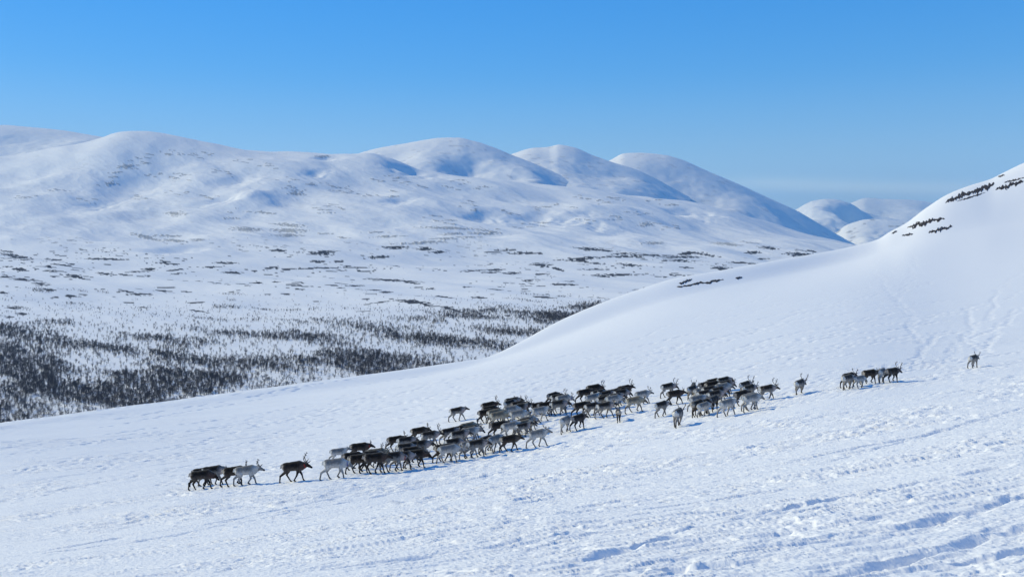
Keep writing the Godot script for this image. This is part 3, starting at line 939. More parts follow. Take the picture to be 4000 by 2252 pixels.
func bone(g: Field, a: Vector3, b: Vector3, ra: float, rb: float, k: float, zs := 1.0) -> void:
	var rm := maxf(ra, rb) + k + CELL * 1.5
	var az := a; az.z *= zs
	var bz := b; bz.z *= zs
	var lo := Vector3(minf(a.x, b.x) - rm, minf(a.y, b.y) - rm, minf(a.z, b.z) - rm / zs) - g.o
	var hi := Vector3(maxf(a.x, b.x) + rm, maxf(a.y, b.y) + rm, maxf(a.z, b.z) + rm / zs) - g.o
	var i0 := maxi(0, int(lo.x / CELL)); var i1 := mini(g.nx - 1, int(hi.x / CELL) + 1)
	var j0 := maxi(0, int(lo.y / CELL)); var j1 := mini(g.ny - 1, int(hi.y / CELL) + 1)
	var k0 := maxi(0, int(lo.z / CELL)); var k1 := mini(g.nz - 1, int(hi.z / CELL) + 1)
	var ab := bz - az
	var inv := 1.0 / maxf(1e-6, ab.length_squared())
	var dr := rb - ra
	for kk in range(k0, k1 + 1):
		for jj in range(j0, j1 + 1):
			var at0 := (kk * g.ny + jj) * g.nx
			for ii in range(i0, i1 + 1):
				var p := Vector3(g.o.x + ii * CELL, g.o.y + jj * CELL, (g.o.z + kk * CELL) * zs) - az
				var t := clampf(p.dot(ab) * inv, 0.0, 1.0)
				var d := (p - ab * t).length() - ra - dr * t
				var c := g.f[at0 + ii]
				var m := maxf(k - absf(c - d), 0.0)
				g.f[at0 + ii] = minf(c, d) - m * m * 0.25 / k

func leg_bones(g: Field, hind: bool, side: float, dx: float, lift: float) -> void:
	if hind:
		var hip := Vector3(-0.40, 0.74, side * 0.085)
		var foot := Vector3(-0.47 + dx, 0.0 + lift, side * 0.10)
		var fet := foot + Vector3(-0.045 - 0.2 * lift, 0.095, 0)
		var hock := Vector3(lerpf(-0.50, fet.x, 0.60) - 0.045, 0.375 + lift * 0.5, side * 0.095)
		var stifle := Vector3(-0.31 + dx * 0.22, 0.575, side * 0.10)
		bone(g, hip, stifle, 0.145, 0.10, 0.05)
		bone(g, stifle, hock, 0.088, 0.050, 0.03)
		bone(g, hock, fet, 0.046, 0.034, 0.02)
		bone(g, fet, foot + Vector3(0.015, 0.025, 0), 0.036, 0.042, 0.015)
		bone(g, foot + Vector3(0, 0.022, 0), foot + Vector3(0.065, 0.012, 0), 0.036, 0.026, 0.012)
	else:
		var sh := Vector3(0.32, 0.70, side * 0.09)
		var foot := Vector3(0.33 + dx, 0.0 + lift, side * 0.085)
		var elbow := Vector3(0.29 + dx * 0.12, 0.53, side * 0.10)
		var fet := foot + Vector3(-0.03 - 0.5 * lift, 0.09, 0)
		var knee := Vector3(lerpf(elbow.x, fet.x, 0.52) + 0.03 + lift * 0.6, 0.325 + lift * 0.4, side * 0.09)
		bone(g, sh, elbow, 0.13, 0.085, 0.05)
		bone(g, elbow, knee, 0.078, 0.048, 0.04)
		bone(g, knee, fet, 0.044, 0.033, 0.02)
		bone(g, fet, foot + Vector3(0.015, 0.025, 0), 0.036, 0.042, 0.015)
		bone(g, foot + Vector3(0, 0.022, 0), foot + Vector3(0.065, 0.012, 0), 0.036, 0.026, 0.012)

# a pose: feet (hind left, hind right, fore left, fore right: dx, lift) and head (neck top, muzzle)
var poses := {
	"stride": [[-0.27, 0, 0.26, 0, -0.24, 0, 0.22, 0], Vector2(0.70, 0.845), Vector2(0.985, 0.705)],
	"stride_b": [[0.30, 0, -0.22, 0, 0.18, 0, -0.26, 0.03], Vector2(0.71, 0.80), Vector2(0.985, 0.635)],
	"step": [[0.26, 0, -0.20, 0, 0.14, 0, -0.20, 0.12], Vector2(0.71, 0.77), Vector2(0.945, 0.57)],
	"step_b": [[-0.24, 0.03, 0.18, 0, -0.10, 0.10, 0.10, 0], Vector2(0.70, 0.80), Vector2(0.965, 0.63)],
	"low": [[-0.20, 0, 0.20, 0, 0.18, 0, -0.18, 0.05], Vector2(0.72, 0.68), Vector2(0.94, 0.44)],
	"low_b": [[0.22, 0, -0.26, 0, -0.14, 0.06, 0.16, 0], Vector2(0.73, 0.72), Vector2(0.97, 0.50)],
	"level": [[0.22, 0, -0.28, 0, -0.20, 0, 0.22, 0], Vector2(0.72, 0.81), Vector2(1.0, 0.67)],
	"level_b": [[-0.18, 0, 0.28, 0, 0.20, 0, -0.16, 0.08], Vector2(0.71, 0.83), Vector2(0.99, 0.69)],
	"raised": [[-0.18, 0.02, 0.22, 0, 0.14, 0, -0.20, 0], Vector2(0.66, 0.95), Vector2(0.96, 0.84)],
	"graze": [[-0.12, 0, 0.16, 0, 0.12, 0, -0.12, 0], Vector2(0.68, 0.52), Vector2(0.86, 0.22)],
}
var body_parts := {}

func make_pose(called: String) -> void:
	var q: Array = poses[called]
	var g := Field.new()
	g.f.resize(g.nx * g.ny * g.nz)
	g.f.fill(1.0)
	var zs := 1.2
	bone(g, Vector3(-0.40, 0.77, 0), Vector3(-0.05, 0.77, 0), 0.195, 0.209, 0.05, zs)
	bone(g, Vector3(-0.05, 0.77, 0), Vector3(0.33, 0.755, 0), 0.209, 0.222, 0.05, zs)
	bone(g, Vector3(0.10, 0.86, 0), Vector3(0.33, 0.895, 0), 0.10, 0.105, 0.10, zs)
	bone(g, Vector3(-0.46, 0.81, 0), Vector3(-0.30, 0.85, 0), 0.12, 0.11, 0.08, zs)
	var nt := Vector3(q[1].x, q[1].y, 0); var mz := Vector3(q[2].x, q[2].y, 0)
	var nb := Vector3(0.40, 0.80, 0)
	bone(g, nb, nb.lerp(nt, 0.55) + Vector3(0, 0.0, 0), 0.165, 0.125, 0.10, zs)
	bone(g, nb.lerp(nt, 0.5), nt, 0.125, 0.095, 0.06, zs)
	bone(g, Vector3(0.47, 0.655, 0), nt + Vector3(-0.05, -0.10, 0), 0.115, 0.06, 0.10, zs)
	var dirh := (mz - nt).normalized()
	var uph := Vector3(-dirh.y, dirh.x, 0)
	bone(g, nt, nt.lerp(mz, 0.55) , 0.092, 0.070, 0.05, 1.15)
	bone(g, nt.lerp(mz, 0.5), mz, 0.068, 0.046, 0.03, 1.1)
	bone(g, mz - dirh * 0.03, mz + dirh * 0.012, 0.05, 0.044, 0.015)
	for s in [-1.0, 1.0]:
		bone(g, nt + uph * 0.06 + Vector3(0, 0, s * 0.06), nt + uph * 0.125 - dirh * 0.05 + Vector3(0, 0, s * 0.135), 0.032, 0.016, 0.015)
		leg_bones(g, true, s, q[0][0 if s < 0 else 2], q[0][1 if s < 0 else 3])
		leg_bones(g, false, s, q[0][4 if s < 0 else 6], q[0][5 if s < 0 else 7])
	bone(g, Vector3(-0.60, 0.87, 0), Vector3(-0.655, 0.74, 0), 0.045, 0.034, 0.03)
	# surface nets
	var ids := PackedInt32Array(); ids.resize(g.f.size()); ids.fill(-1)
	var P := PackedVector3Array()
	var nx := g.nx; var ny := g.ny; var nz := g.nz; var f := g.f
	var sy := nx; var sz := nx * ny
	var edges := [[0, 1], [2, 3], [4, 5], [6, 7], [0, 2], [1, 3], [4, 6], [5, 7], [0, 4], [1, 5], [2, 6], [3, 7]]
	var offs := [0, 1, sy, sy + 1, sz, sz + 1, sz + sy, sz + sy + 1]
	for k in nz - 1:
		for j in ny - 1:
			var row := (k * ny + j) * nx
			for i in nx - 1:
				var c := row + i
				if f[c] > 0.2: continue
				var neg := 0
				for o in offs:
					if f[c + o] < 0.0: neg += 1
				if neg == 0 or neg == 8: continue
				var sum := Vector3.ZERO; var n := 0
				for e in edges:
					var va: float = f[c + offs[e[0]]]; var vb: float = f[c + offs[e[1]]]
					if (va < 0.0) == (vb < 0.0): continue
					var t := va / (va - vb)
					var pa := Vector3(e[0] & 1, (e[0] >> 1) & 1, e[0] >> 2); var pb := Vector3(e[1] & 1, (e[1] >> 1) & 1, e[1] >> 2)
					sum += pa.lerp(pb, t); n += 1
				ids[c] = P.size()
				P.append(g.o + (Vector3(i, j, k) + sum / n) * CELL)
	var I := PackedInt32Array()
	for k in range(1, nz - 1):
		for j in range(1, ny - 1):
			for i in range(1, nx - 1):
				var c := (k * ny + j) * nx + i
				if f[c] > 0.2: continue
				var inside := f[c] < 0.0
				for ax in 3:
					var o := 1 if ax == 0 else (sy if ax == 1 else sz)
					if (f[c + o] < 0.0) == inside: continue
					var u := sy if ax == 0 else (sz if ax == 1 else 1)
					var v := sz if ax == 0 else (1 if ax == 1 else sy)
					var q0 := ids[c - u - v]; var q1 := ids[c - v]; var q2 := ids[c]; var q3 := ids[c - u]
					if q0 < 0 or q1 < 0 or q2 < 0 or q3 < 0: continue
					if inside: I.append_array(PackedInt32Array([q0, q2, q1, q0, q3, q2]))
					else: I.append_array(PackedInt32Array([q0, q1, q2, q0, q2, q3]))
	var N := PackedVector3Array(); N.resize(P.size()); N.fill(Vector3.ZERO)
	for t in range(0, I.size(), 3):
		var nn := (P[I[t + 2]] - P[I[t]]).cross(P[I[t + 1]] - P[I[t]])
		N[I[t]] += nn; N[I[t + 1]] += nn; N[I[t + 2]] += nn
	for k in N.size(): N[k] = N[k].normalized()
	for k in P.size(): P[k] *= Vector3(0.93, 1.05, 1.0)
	nt *= Vector3(0.93, 1.05, 1.0); mz *= Vector3(0.93, 1.05, 1.0)
	dirh = (mz - nt).normalized(); uph = Vector3(-dirh.y, dirh.x, 0)
	body_parts[called] = {P = P, I = I, N = N, nt = nt, mz = mz, dirh = dirh, uph = uph}

# coats: back, flank, neck, rump patch, belly, upper leg, lower leg, face, muzzle (linear)
var coats := {
	"dark": [Vector3(.014, .011, .010), Vector3(.062, .050, .042), Vector3(.075, .045, .038), Vector3(.30, .27, .25), Vector3(.06, .052, .046), Vector3(.018, .015, .014), Vector3(.013, .011, .011), Vector3(.028, .019, .015), Vector3(.010, .009, .009)],
	"brown": [Vector3(.016, .012, .010), Vector3(.058, .044, .034), Vector3(.10, .082, .066), Vector3(.42, .37, .31), Vector3(.10, .085, .07), Vector3(.034, .027, .023), Vector3(.016, .014, .013), Vector3(.04, .029, .023), Vector3(.013, .011, .01)],
	"greyback": [Vector3(.018, .0155, .0148), Vector3(.24, .222, .205), Vector3(.42, .34, .32), Vector3(.62, .60, .57), Vector3(.40, .38, .355), Vector3(.20, .18, .165), Vector3(.055, .048, .045), Vector3(.06, .048, .042), Vector3(.018, .016, .015)],
	"pale": [Vector3(.18, .17, .162), Vector3(.48, .46, .44), Vector3(.47, .46, .44), Vector3(.55, .54, .52), Vector3(.44, .43, .41), Vector3(.31, .295, .28), Vector3(.11, .10, .095), Vector3(.22, .205, .19), Vector3(.05, .046, .044)],
	"tan": [Vector3(.15, .125, .095), Vector3(.38, .335, .265), Vector3(.33, .29, .22), Vector3(.52, .49, .43), Vector3(.46, .43, .38), Vector3(.20, .175, .145), Vector3(.07, .062, .055), Vector3(.12, .10, .08), Vector3(.04, .034, .03)],
}
var coat_meshes := {}

func body_mesh(pose: String, coat: String) -> ArrayMesh:
	var key := pose + coat
	if coat_meshes.has(key): return coat_meshes[key]
	if not body_parts.has(pose): make_pose(pose)
	var b: Dictionary = body_parts[pose]
	var c: Array = coats[coat]
	var nz := noise(hash(key) % 1000, 7.0, 3)
	var P: PackedVector3Array = b.P
	var C := PackedColorArray(); C.resize(P.size())
	var nt: Vector3 = b.nt; var mz: Vector3 = b.mz
	for k in P.size():
		var p := P[k]
		var q := p + Vector3.ONE * 0.09 * nz.get_noise_3dv(p)
		var col: Vector3 = c[1]
		col = col.lerp(c[0], smoothstep(0.68, 0.91, q.y + 0.04 * (q.x + 0.1)) * smoothstep(0.52, 0.26, q.x))
		col = col.lerp(c[4], smoothstep(0.60, 0.52, q.y))
		col = col.lerp(c[2], smoothstep(0.24, 0.48, q.x - 0.3 * (0.8 - q.y)) * smoothstep(1.12, 0.82, q.y + 0.2 * q.x) * smoothstep(0.5, 0.62, q.y))
		col = col.lerp(c[3], smoothstep(-0.43, -0.50, q.x) * smoothstep(0.58, 0.70, q.y) * smoothstep(1.0, 0.90, q.y))
		var leg := smoothstep(0.58, 0.50, q.y) * (1.0 - smoothstep(0.50, 0.58, q.x))
		if absf(p.z) > 0.045 or p.y < 0.5: col = col.lerp(c[5], leg)
		col = col.lerp(c[6], smoothstep(0.40, 0.20, q.y))
		# head, by distance along it
		var t: float = (p - nt).dot(b.dirh) / nt.distance_to(mz)
		var off: float = (p - nt - b.dirh * clampf(t, 0, 1) * nt.distance_to(mz)).length()
		if p.x > 0.5 and off < 0.20:
			col = col.lerp(c[7], smoothstep(-0.15, 0.15, t) * smoothstep(0.20, 0.12, off))
			col = col.lerp(c[8], smoothstep(0.72, 0.95, t))
		var v := 1.0 + 0.55 * nz.get_noise_3dv(p * 2.5 + Vector3(3, 1, 7))
		col *= v
		C[k] = Color(col.x, col.y, col.z)
	var arr := []; arr.resize(Mesh.ARRAY_MAX)
	arr[Mesh.ARRAY_VERTEX] = P; arr[Mesh.ARRAY_NORMAL] = b.N; arr[Mesh.ARRAY_INDEX] = b.I; arr[Mesh.ARRAY_COLOR] = C
	var m := ArrayMesh.new()
	m.add_surface_from_arrays(Mesh.PRIMITIVE_TRIANGLES, arr)
	coat_meshes[key] = m
	return m

func tube(st: SurfaceTool, pts: Array, r0: float, r1: float, s: float) -> void:
	for k in pts.size() - 1:
		var a: Vector3 = pts[k] * Vector3(1, 1, s); var b: Vector3 = pts[k + 1] * Vector3(1, 1, s)
		var n := float(pts.size() - 1)
		stick(st, a, b + (b - a).normalized() * 0.004, lerpf(r0, r1, k / n), lerpf(r0, r1, (k + 1) / n), 5)

var antler_meshes := {}
func antler(kind: int, s: float) -> ArrayMesh:
	# one antler, rooted at the origin; forward is +x; kinds 1 forked spike, 2 usual, 3 tall and many-pointed
	var key := kind * 10 + int(s)
	if antler_meshes.has(key): return antler_meshes[key]
	var st := SurfaceTool.new(); st.begin(Mesh.PRIMITIVE_TRIANGLES)
	if kind == 1:
		tube(st, [Vector3(0, 0, 0), Vector3(-0.05, 0.09, 0.05), Vector3(-0.07, 0.18, 0.09), Vector3(-0.02, 0.26, 0.10)], 0.017, 0.010, s)
		tube(st, [Vector3(-0.05, 0.09, 0.05), Vector3(0.04, 0.15, 0.06)], 0.020, 0.013, s)
	elif kind == 2:
		tube(st, [Vector3(0, 0, 0), Vector3(-0.08, 0.09, 0.05), Vector3(-0.15, 0.20, 0.12), Vector3(-0.16, 0.32, 0.17), Vector3(-0.09, 0.43, 0.17)], 0.028, 0.017, s)
		tube(st, [Vector3(0.0, 0.02, 0.01), Vector3(0.10, 0.06, 0.03), Vector3(0.16, 0.13, 0.05)], 0.020, 0.013, s)
		tube(st, [Vector3(-0.16, 0.30, 0.16), Vector3(-0.04, 0.36, 0.19)], 0.020, 0.013, s)
		tube(st, [Vector3(-0.13, 0.38, 0.17), Vector3(-0.19, 0.46, 0.18)], 0.020, 0.013, s)
	else:
		tube(st, [Vector3(0, 0, 0), Vector3(-0.09, 0.11, 0.06), Vector3(-0.19, 0.25, 0.15), Vector3(-0.21, 0.42, 0.22), Vector3(-0.12, 0.56, 0.22), Vector3(-0.02, 0.63, 0.19)], 0.030, 0.017, s)
		tube(st, [Vector3(0.0, 0.02, 0.01), Vector3(0.12, 0.06, 0.02), Vector3(0.20, 0.14, 0.04)], 0.020, 0.013, s)
		tube(st, [Vector3(-0.07, 0.09, 0.05), Vector3(0.03, 0.19, 0.10), Vector3(0.08, 0.27, 0.11)], 0.020, 0.013, s)
		tube(st, [Vector3(-0.21, 0.40, 0.21), Vector3(-0.08, 0.45, 0.25)], 0.020, 0.013, s)
		tube(st, [Vector3(-0.17, 0.49, 0.22), Vector3(-0.24, 0.60, 0.24)], 0.020, 0.013, s)
		tube(st, [Vector3(-0.09, 0.58, 0.21), Vector3(-0.10, 0.70, 0.20)], 0.020, 0.013, s)
	st.generate_normals()
	antler_meshes[key] = st.commit()
	return antler_meshes[key]

func reindeer(x: float, y: float, coat: String, pose: String, turn: float, horns: int, size: float, label: String, collar := "", swept := 0.0) -> void:
	if int(x + y) % 2 == 1 and poses.has(pose + "_b"): pose += "_b"
	var lift := 1.035 * size
	var p := solve(x, y, lift, 1.2, 5.6)
	var yaw := deg_to_rad(turn)
	var fwd := Vector3(cos(yaw), 0, -sin(yaw))
	# let the feet follow the slope along and across the walk
	var D := -p.z
	var hf := ground(p.x + fwd.x * 0.35, D - fwd.z * 0.35); var hb := ground(p.x - fwd.x * 0.42, D + fwd.z * 0.42)
	p.y = (hf * 0.42 + hb * 0.35) / 0.77
	var f := Vector3(fwd.x, (hf - hb) / 0.77, fwd.z).normalized()
	var side := fwd.cross(Vector3.UP).normalized()
	var up := side.cross(f).normalized()
	var o := Node3D.new()
	o.name = numbered("reindeer")
	add_child(o)
	o.transform = Transform3D(Basis(f, up, side) * size, p - Vector3(0, 0.02, 0))
	tag(o, label, "reindeer", "reindeer herd crossing the snow slope")
	mesh_node("body", body_mesh(pose, coat), fur, o)
	var b: Dictionary = body_parts[pose]
	if horns > 0:
		var base: Vector3 = b.nt + b.uph * 0.075 + b.dirh * 0.015
		var tilt := atan2(b.dirh.y, b.dirh.x) * 0.55 + 0.25 + swept
		for s in [-1.0, 1.0]:
			var a := mesh_node("antler", antler(horns, s), antler_mat, o)
			var g: float = [0.0, 0.9, 0.78, 0.75][horns]
			a.transform = Transform3D(Basis(Vector3(0, 0, 1), tilt) * Basis.from_scale(Vector3(g, g, g * 1.3)), base + Vector3(0, 0, s * 0.035))
	if collar:
		var ring := TorusMesh.new()
		ring.inner_radius = 0.098; ring.outer_radius = 0.128
		ring.rings = 20; ring.ring_segments = 6
		var m := StandardMaterial3D.new()
		m.albedo_color = Color(0.62, 0.08, 0.07) if collar == "red" else Color(0.10, 0.14, 0.55)
		m.roughness = 0.7
		var c := mesh_node("collar", ring, m, o)
		var dn := (Vector3(b.nt) - Vector3(0.40, 0.76, 0)).normalized()
		c.transform = Transform3D(Basis(dn.cross(Vector3(0, 0, 1)), dn, Vector3(0, 0, 1)) * Basis.from_scale(Vector3(1.18, 1.4, 0.98)), Vector3(0.40, 0.77, 0).lerp(b.nt, 0.72))
		c.set_meta("label", collar + " collar round the neck")

func build_herd() -> void:
	rng.seed = 3
	reindeer(787, 1835, "dark", "low", 12, 0, 0.98, "dark brown antlerless reindeer, head low, nearest of the five at the herd's left end")
	reindeer(792, 1825, "dark", "stride", 15, 0, 0.95, "dark brown reindeer almost hidden behind the nearest one at the left end")
	reindeer(832, 1818, "greyback", "level", 10, 0, 1.0, "grey reindeer with dark face and no antlers, third from the left end")
	reindeer(915, 1820, "brown", "step", 14, 2, 1.0, "brown reindeer with pale rump, head hidden behind the pale antlered one, left group")
	reindeer(962, 1817, "pale", "level", 10, 2, 1.0, "pale grey reindeer with small antlers leading the left end group of five")
	reindeer(1148, 1801, "dark", "stride", 6, 3, 1.02, "dark brown antlered reindeer with red collar walking alone in a gap", "red")
	reindeer(1308, 1789, "pale", "low", 10, 0, 1.04, "pale grey reindeer with blue collar, head down behind the front cluster's last animals", "blue")
	reindeer(1322, 1749, "pale", "raised", 14, 0, 0.86, "small pale grey reindeer with raised head above the blue collared one")
	reindeer(1405, 1728, "dark", "level", 10, 1, 1.0, "dark brown reindeer with red collar and short antlers, top left of front cluster", "red")
	reindeer(1376, 1764, "dark", "step", 16, 0, 0.98, "dark brown reindeer with greyish rump at the left edge of the front cluster")
	reindeer(1401, 1772, "brown", "low", 14, 0, 1.0, "tan brown reindeer with pale rump right behind the blue collared one's nose")
	reindeer(1461, 1767, "dark", "stride", 16, 0, 1.06, "big dark brown reindeer with narrow pale rump, centre of the front row left")
	reindeer(1469, 1750, "tan", "step", 12, 3, 0.96, "tan backed reindeer whose tall antlers stand over the front row's middle")
	reindeer(1450, 1758, "greyback", "level", 12, 3, 0.96, "dark backed reindeer between tan back and big dark brown one, antlers behind")
	reindeer(1535, 1763, "greyback", "low", 16, 2, 1.04, "white rumped grey reindeer with red collar and swept back antlers, head lowered", "red", 0.7)
	reindeer(1572, 1761, "greyback", "low", 14, 0, 1.0, "grey necked reindeer, head down, close beside the white rumped red collared one")
	reindeer(1625, 1754, "dark", "low", 10, 3, 1.0, "dark reindeer with head down and long swept back antlers, front cluster's right end", "", 0.9)
	reindeer(1605, 1743, "dark", "step", 12, 3, 0.97, "dark reindeer behind the head down one with long antlers, only its back showing", "", 0.8)
	reindeer(1640, 1718, "greyback", "level", 14, 2, 1.04, "grey reindeer with brown face and pale rump above the long antlered head down pair")
	reindeer(1584, 1730, "greyback", "step", 14, 0, 0.95, "dark grey reindeer mostly hidden behind the brown faced grey one")
	reindeer(1587, 1704, "greyback", "step", 16, 2, 0.98, "grey brown reindeer with pale neck below the front cluster's topmost left animal")
	reindeer(1547, 1701, "dark", "stride", 14, 2, 0.95, "dark brown reindeer with thin spread hind legs, upper left edge of front cluster")
	reindeer(1640, 1667, "brown", "step", 10, 2, 0.97, "dark brown reindeer alone at the top of the front cluster, antlers over its neck")
	reindeer(1681, 1682, "greyback", "level", 12, 3, 1.0, "dark backed reindeer with tall antlers and yellowish face, top right of front cluster")
	reindeer(1791, 1589, "greyback", "stride", 8, 0, 1.0, "antlerless dark backed reindeer with pale neck walking alone behind the middle cluster")
	reindeer(1760, 1669, "greyback", "step", 14, 0, 1.0, "grey brown reindeer with pale hind leg at the left edge of the middle cluster")
	reindeer(1789, 1663, "dark", "step", 12, 1, 0.95, "reddish dark reindeer, only a strip of back showing, middle cluster")
	reindeer(1796, 1679, "greyback", "stride", 18, 0, 1.0, "dark backed reindeer with pale rump in front of the grey brown one, middle cluster")
	reindeer(1833, 1648, "tan", "low", 12, 2, 0.98, "tan backed reindeer at the top of the middle cluster's left half")
	reindeer(1846, 1660, "greyback", "low", 12, 2, 0.98, "dark backed antlered reindeer sandwiched between tan back and pale grey one")
	reindeer(1838, 1667, "pale", "level", 12, 0, 1.0, "pale grey reindeer with dark face at the right front of three overlapping backs")
	reindeer(1774, 1710, "greyback", "low", 14, 2, 0.98, "dark grey reindeer, head at the snow, above the pale rumped pair in front")
	reindeer(1752, 1735, "pale", "low", 20, 1, 1.03, "white rumped grey reindeer with lowered head leading the low front row")
	reindeer(1735, 1732, "brown", "stride", 16, 0, 1.02, "brown reindeer close behind the white rumped one with lowered head")
	reindeer(1864, 1715, "greyback", "step", 22, 2, 1.04, "dark backed, white rumped reindeer with swept antlers and dark face, front row", "", 0.9)
	reindeer(1836, 1719, "pale", "stride", 20, 0, 1.0, "pale rumped reindeer just behind the one with swept antlers, legs doubled")
	reindeer(1932, 1698, "pale", "stride", 48, 0, 1.0, "pale grey reindeer turned away, narrow hindquarters, right of the swept antlered one")
	reindeer(1899, 1701, "greyback", "step", 40, 1, 0.97, "dark grey reindeer with small antlers behind the pale one turned away")
	reindeer(1914, 1568, "dark", "level", 8, 3, 1.0, "dark reindeer with brown head and wide antlers at the top left of upper cluster")
	reindeer(1917, 1583, "dark", "low", 8, 2, 0.98, "dark grey reindeer, head low, directly under the brown headed antlered one")
	reindeer(1901, 1596, "dark", "stride", 14, 0, 1.0, "reddish dark reindeer with dark legs at the lower left edge of the upper cluster")
	reindeer(1937, 1596, "tan", "step", 12, 0, 0.97, "grey tan reindeer, its back between the reddish dark and the big tan one")
	reindeer(1952, 1605, "tan", "low", 12, 0, 1.06, "large tan reindeer with cream flank and legs, lower left of the upper cluster")
	reindeer(2001, 1583, "pale", "low", 8, 0, 1.0, "pale grey reindeer with long smooth back in the middle of the upper cluster")
	reindeer(2034, 1575, "greyback", "raised", 8, 3, 1.0, "dark backed reindeer with grey neck and branched antlers above the pale backs")
	reindeer(2005, 1551, "greyback", "level", 8, 1, 1.0, "dark backed reindeer with pointed dark head, topmost in the middle of upper cluster")
	reindeer(1992, 1560, "greyback", "step", 40, 2, 0.98, "grey reindeer with pale rump, turned away, under the topmost dark back")
	reindeer(2027, 1565, "dark", "step", 10, 0, 0.93, "dark reindeer, small strip of back under the pointed dark head")
	reindeer(2049, 1569, "dark", "step", 10, 2, 0.93, "dark tan reindeer, back showing just left of the branched antlers")
	reindeer(2027, 1600, "pale", "low", 10, 2, 1.02, "pale grey reindeer with dark lowered antlered head, right of the large tan one")
	reindeer(2111, 1587, "pale", "stride", 12, 0, 0.98, "pale whitish reindeer in full view, right half of the upper cluster")
	reindeer(2104, 1570, "dark", "step", 12, 0, 0.95, "dark reindeer behind the whitish one, left of two dark backs")
	reindeer(2133, 1568, "dark", "step", 12, 0, 0.98, "dark reindeer behind the whitish one, right of two dark backs")
	reindeer(2184, 1562, "greyback", "level", 14, 0, 1.04, "grey reindeer with dark face and pale belly, right end of the upper cluster")
	reindeer(2190, 1559, "greyback", "low", 12, 1, 0.98, "dark backed reindeer just behind the grey dark faced one, right end")
	reindeer(2160, 1531, "dark", "step", 40, 0, 1.0, "dark reindeer turned away, rump pale, left of the three highest animals")
	reindeer(2181, 1537, "greyback", "step", 14, 3, 0.98, "grey reindeer with tall antlers, middle of the three highest animals")
	reindeer(2204, 1540, "pale", "low", 10, 2, 1.0, "pale grey antlered reindeer with blue collar, right of the three highest animals", "blue")
	reindeer(1952, 1644, "dark", "stride", 14, 0, 1.03, "dark brown reindeer with dark legs, left end of the row under the pale backs")
	reindeer(1998, 1646, "pale", "stride", 14, 0, 1.02, "grey reindeer with long pale rump right of the dark legged brown one")
	reindeer(2049, 1638, "tan", "low", 12, 1, 0.98, "grey brown reindeer with lowered head behind the white rumped young one")
	reindeer(2054, 1631, "greyback", "low", 10, 1, 0.95, "dark backed reindeer over the grey brown one with lowered head")
	reindeer(2067, 1623, "pale", "low", 12, 0, 0.95, "whitish reindeer, back and lowered head showing above the dark back")
	reindeer(2045, 1650, "greyback", "raised", 22, 0, 0.88, "small dark backed reindeer with white rump and raised antlerless head")
	reindeer(1994, 1697, "brown", "stride", 12, 3, 0.98, "dark brown reindeer with upright antlers and pale rump, lower edge of the herd")
	reindeer(2104, 1676, "pale", "stride", 18, 2, 1.02, "pale grey antlered reindeer walking apart at the herd's lower edge", "", 0.5)
	reindeer(2208, 1625, "pale", "stride", 55, 0, 0.98, "pale grey reindeer seen from behind, beside the dark antlered one it follows")
	reindeer(2261, 1616, "dark", "step", 38, 2, 0.98, "dark brown antlered reindeer, head to the right, beside the pale one")
	reindeer(2272, 1568, "dark", "stride", 14, 0, 1.0, "dark brown reindeer with long dark legs, left of three walking in line")
	reindeer(2317, 1571, "greyback", "stride", 16, 0, 0.98, "grey brown reindeer with pale rump, middle of three walking in line")
	reindeer(2367, 1569, "greyback", "stride", 14, 1, 1.03, "grey reindeer with white rump, right of three walking in line")
	reindeer(2416, 1595, "brown", "step", 86, 0, 0.84, "small brown reindeer seen straight from behind, alone below the line of three")
	reindeer(2286, 1518, "dark", "stride", 14, 0, 1.02, "dark reindeer with long dark hind legs, upper left of the centre right cluster")
	reindeer(2324, 1500, "dark", "low", 8, 3, 1.06, "large dark humped antlered reindeer, highest of the centre right cluster")
	reindeer(2340, 1521, "greyback", "step", 16, 0, 0.98, "dark backed reindeer with pale rump under the large humped one")
	reindeer(2315, 1537, "pale", "raised", 24, 0, 0.98, "whitish reindeer with raised pale head, left of the centre right cluster")
	reindeer(2372, 1525, "greyback", "step", 14, 0, 0.98, "dark backed reindeer in the middle of the centre right cluster's upper row")
	reindeer(2397, 1518, "dark", "level", 10, 1, 0.95, "dark reindeer with short antlers peeping over the upper row's middle")
	reindeer(2428, 1511, "brown", "step", 12, 0, 0.95, "dark brown reindeer just below the antlered one at the cluster's top right")
	reindeer(2442, 1503, "dark", "level", 14, 3, 0.98, "dark brown reindeer with upright antlers and reddish face, top right of centre cluster")
	reindeer(2431, 1519, "greyback", "low", 12, 1, 1.0, "dark grey reindeer with pale rump and lowered head, cluster's right edge")
	reindeer(2408, 1534, "greyback", "step", 14, 0, 0.93, "dark backed pale sided reindeer hemmed in the cluster's right half")
	reindeer(2367, 1538, "greyback", "step", 14, 0, 0.93, "grey dark backed reindeer, only its top line showing, cluster middle")
	reindeer(2361, 1544, "greyback", "step", 18, 0, 0.96, "dark backed reindeer with pale legs, lower middle of the centre right cluster")
	reindeer(2399, 1541, "pale", "low", 14, 0, 1.0, "whitish grey reindeer with lowered head, lower right of the centre right cluster")
	reindeer(2483, 1548, "tan", "low", 4, 1, 1.04, "long grey brown reindeer with dark face, head down, alone right of the cluster")
	reindeer(2512, 1524, "pale", "level", 16, 2, 0.98, "grey reindeer with wide antlers behind the long grey brown one")
	reindeer(2612, 1495, "greyback", "low", 20, 3, 1.02, "grey reindeer with tall branched antlers, head lowered, left of the right cluster")
	reindeer(2640, 1522, "dark", "level", 8, 1, 1.0, "dark brown reindeer with reddish face and no tall antlers, left of right cluster")
	reindeer(2585, 1566, "greyback", "stride", 34, 0, 0.98, "dark backed reindeer with pale head turned slightly away, below the dark brown one")
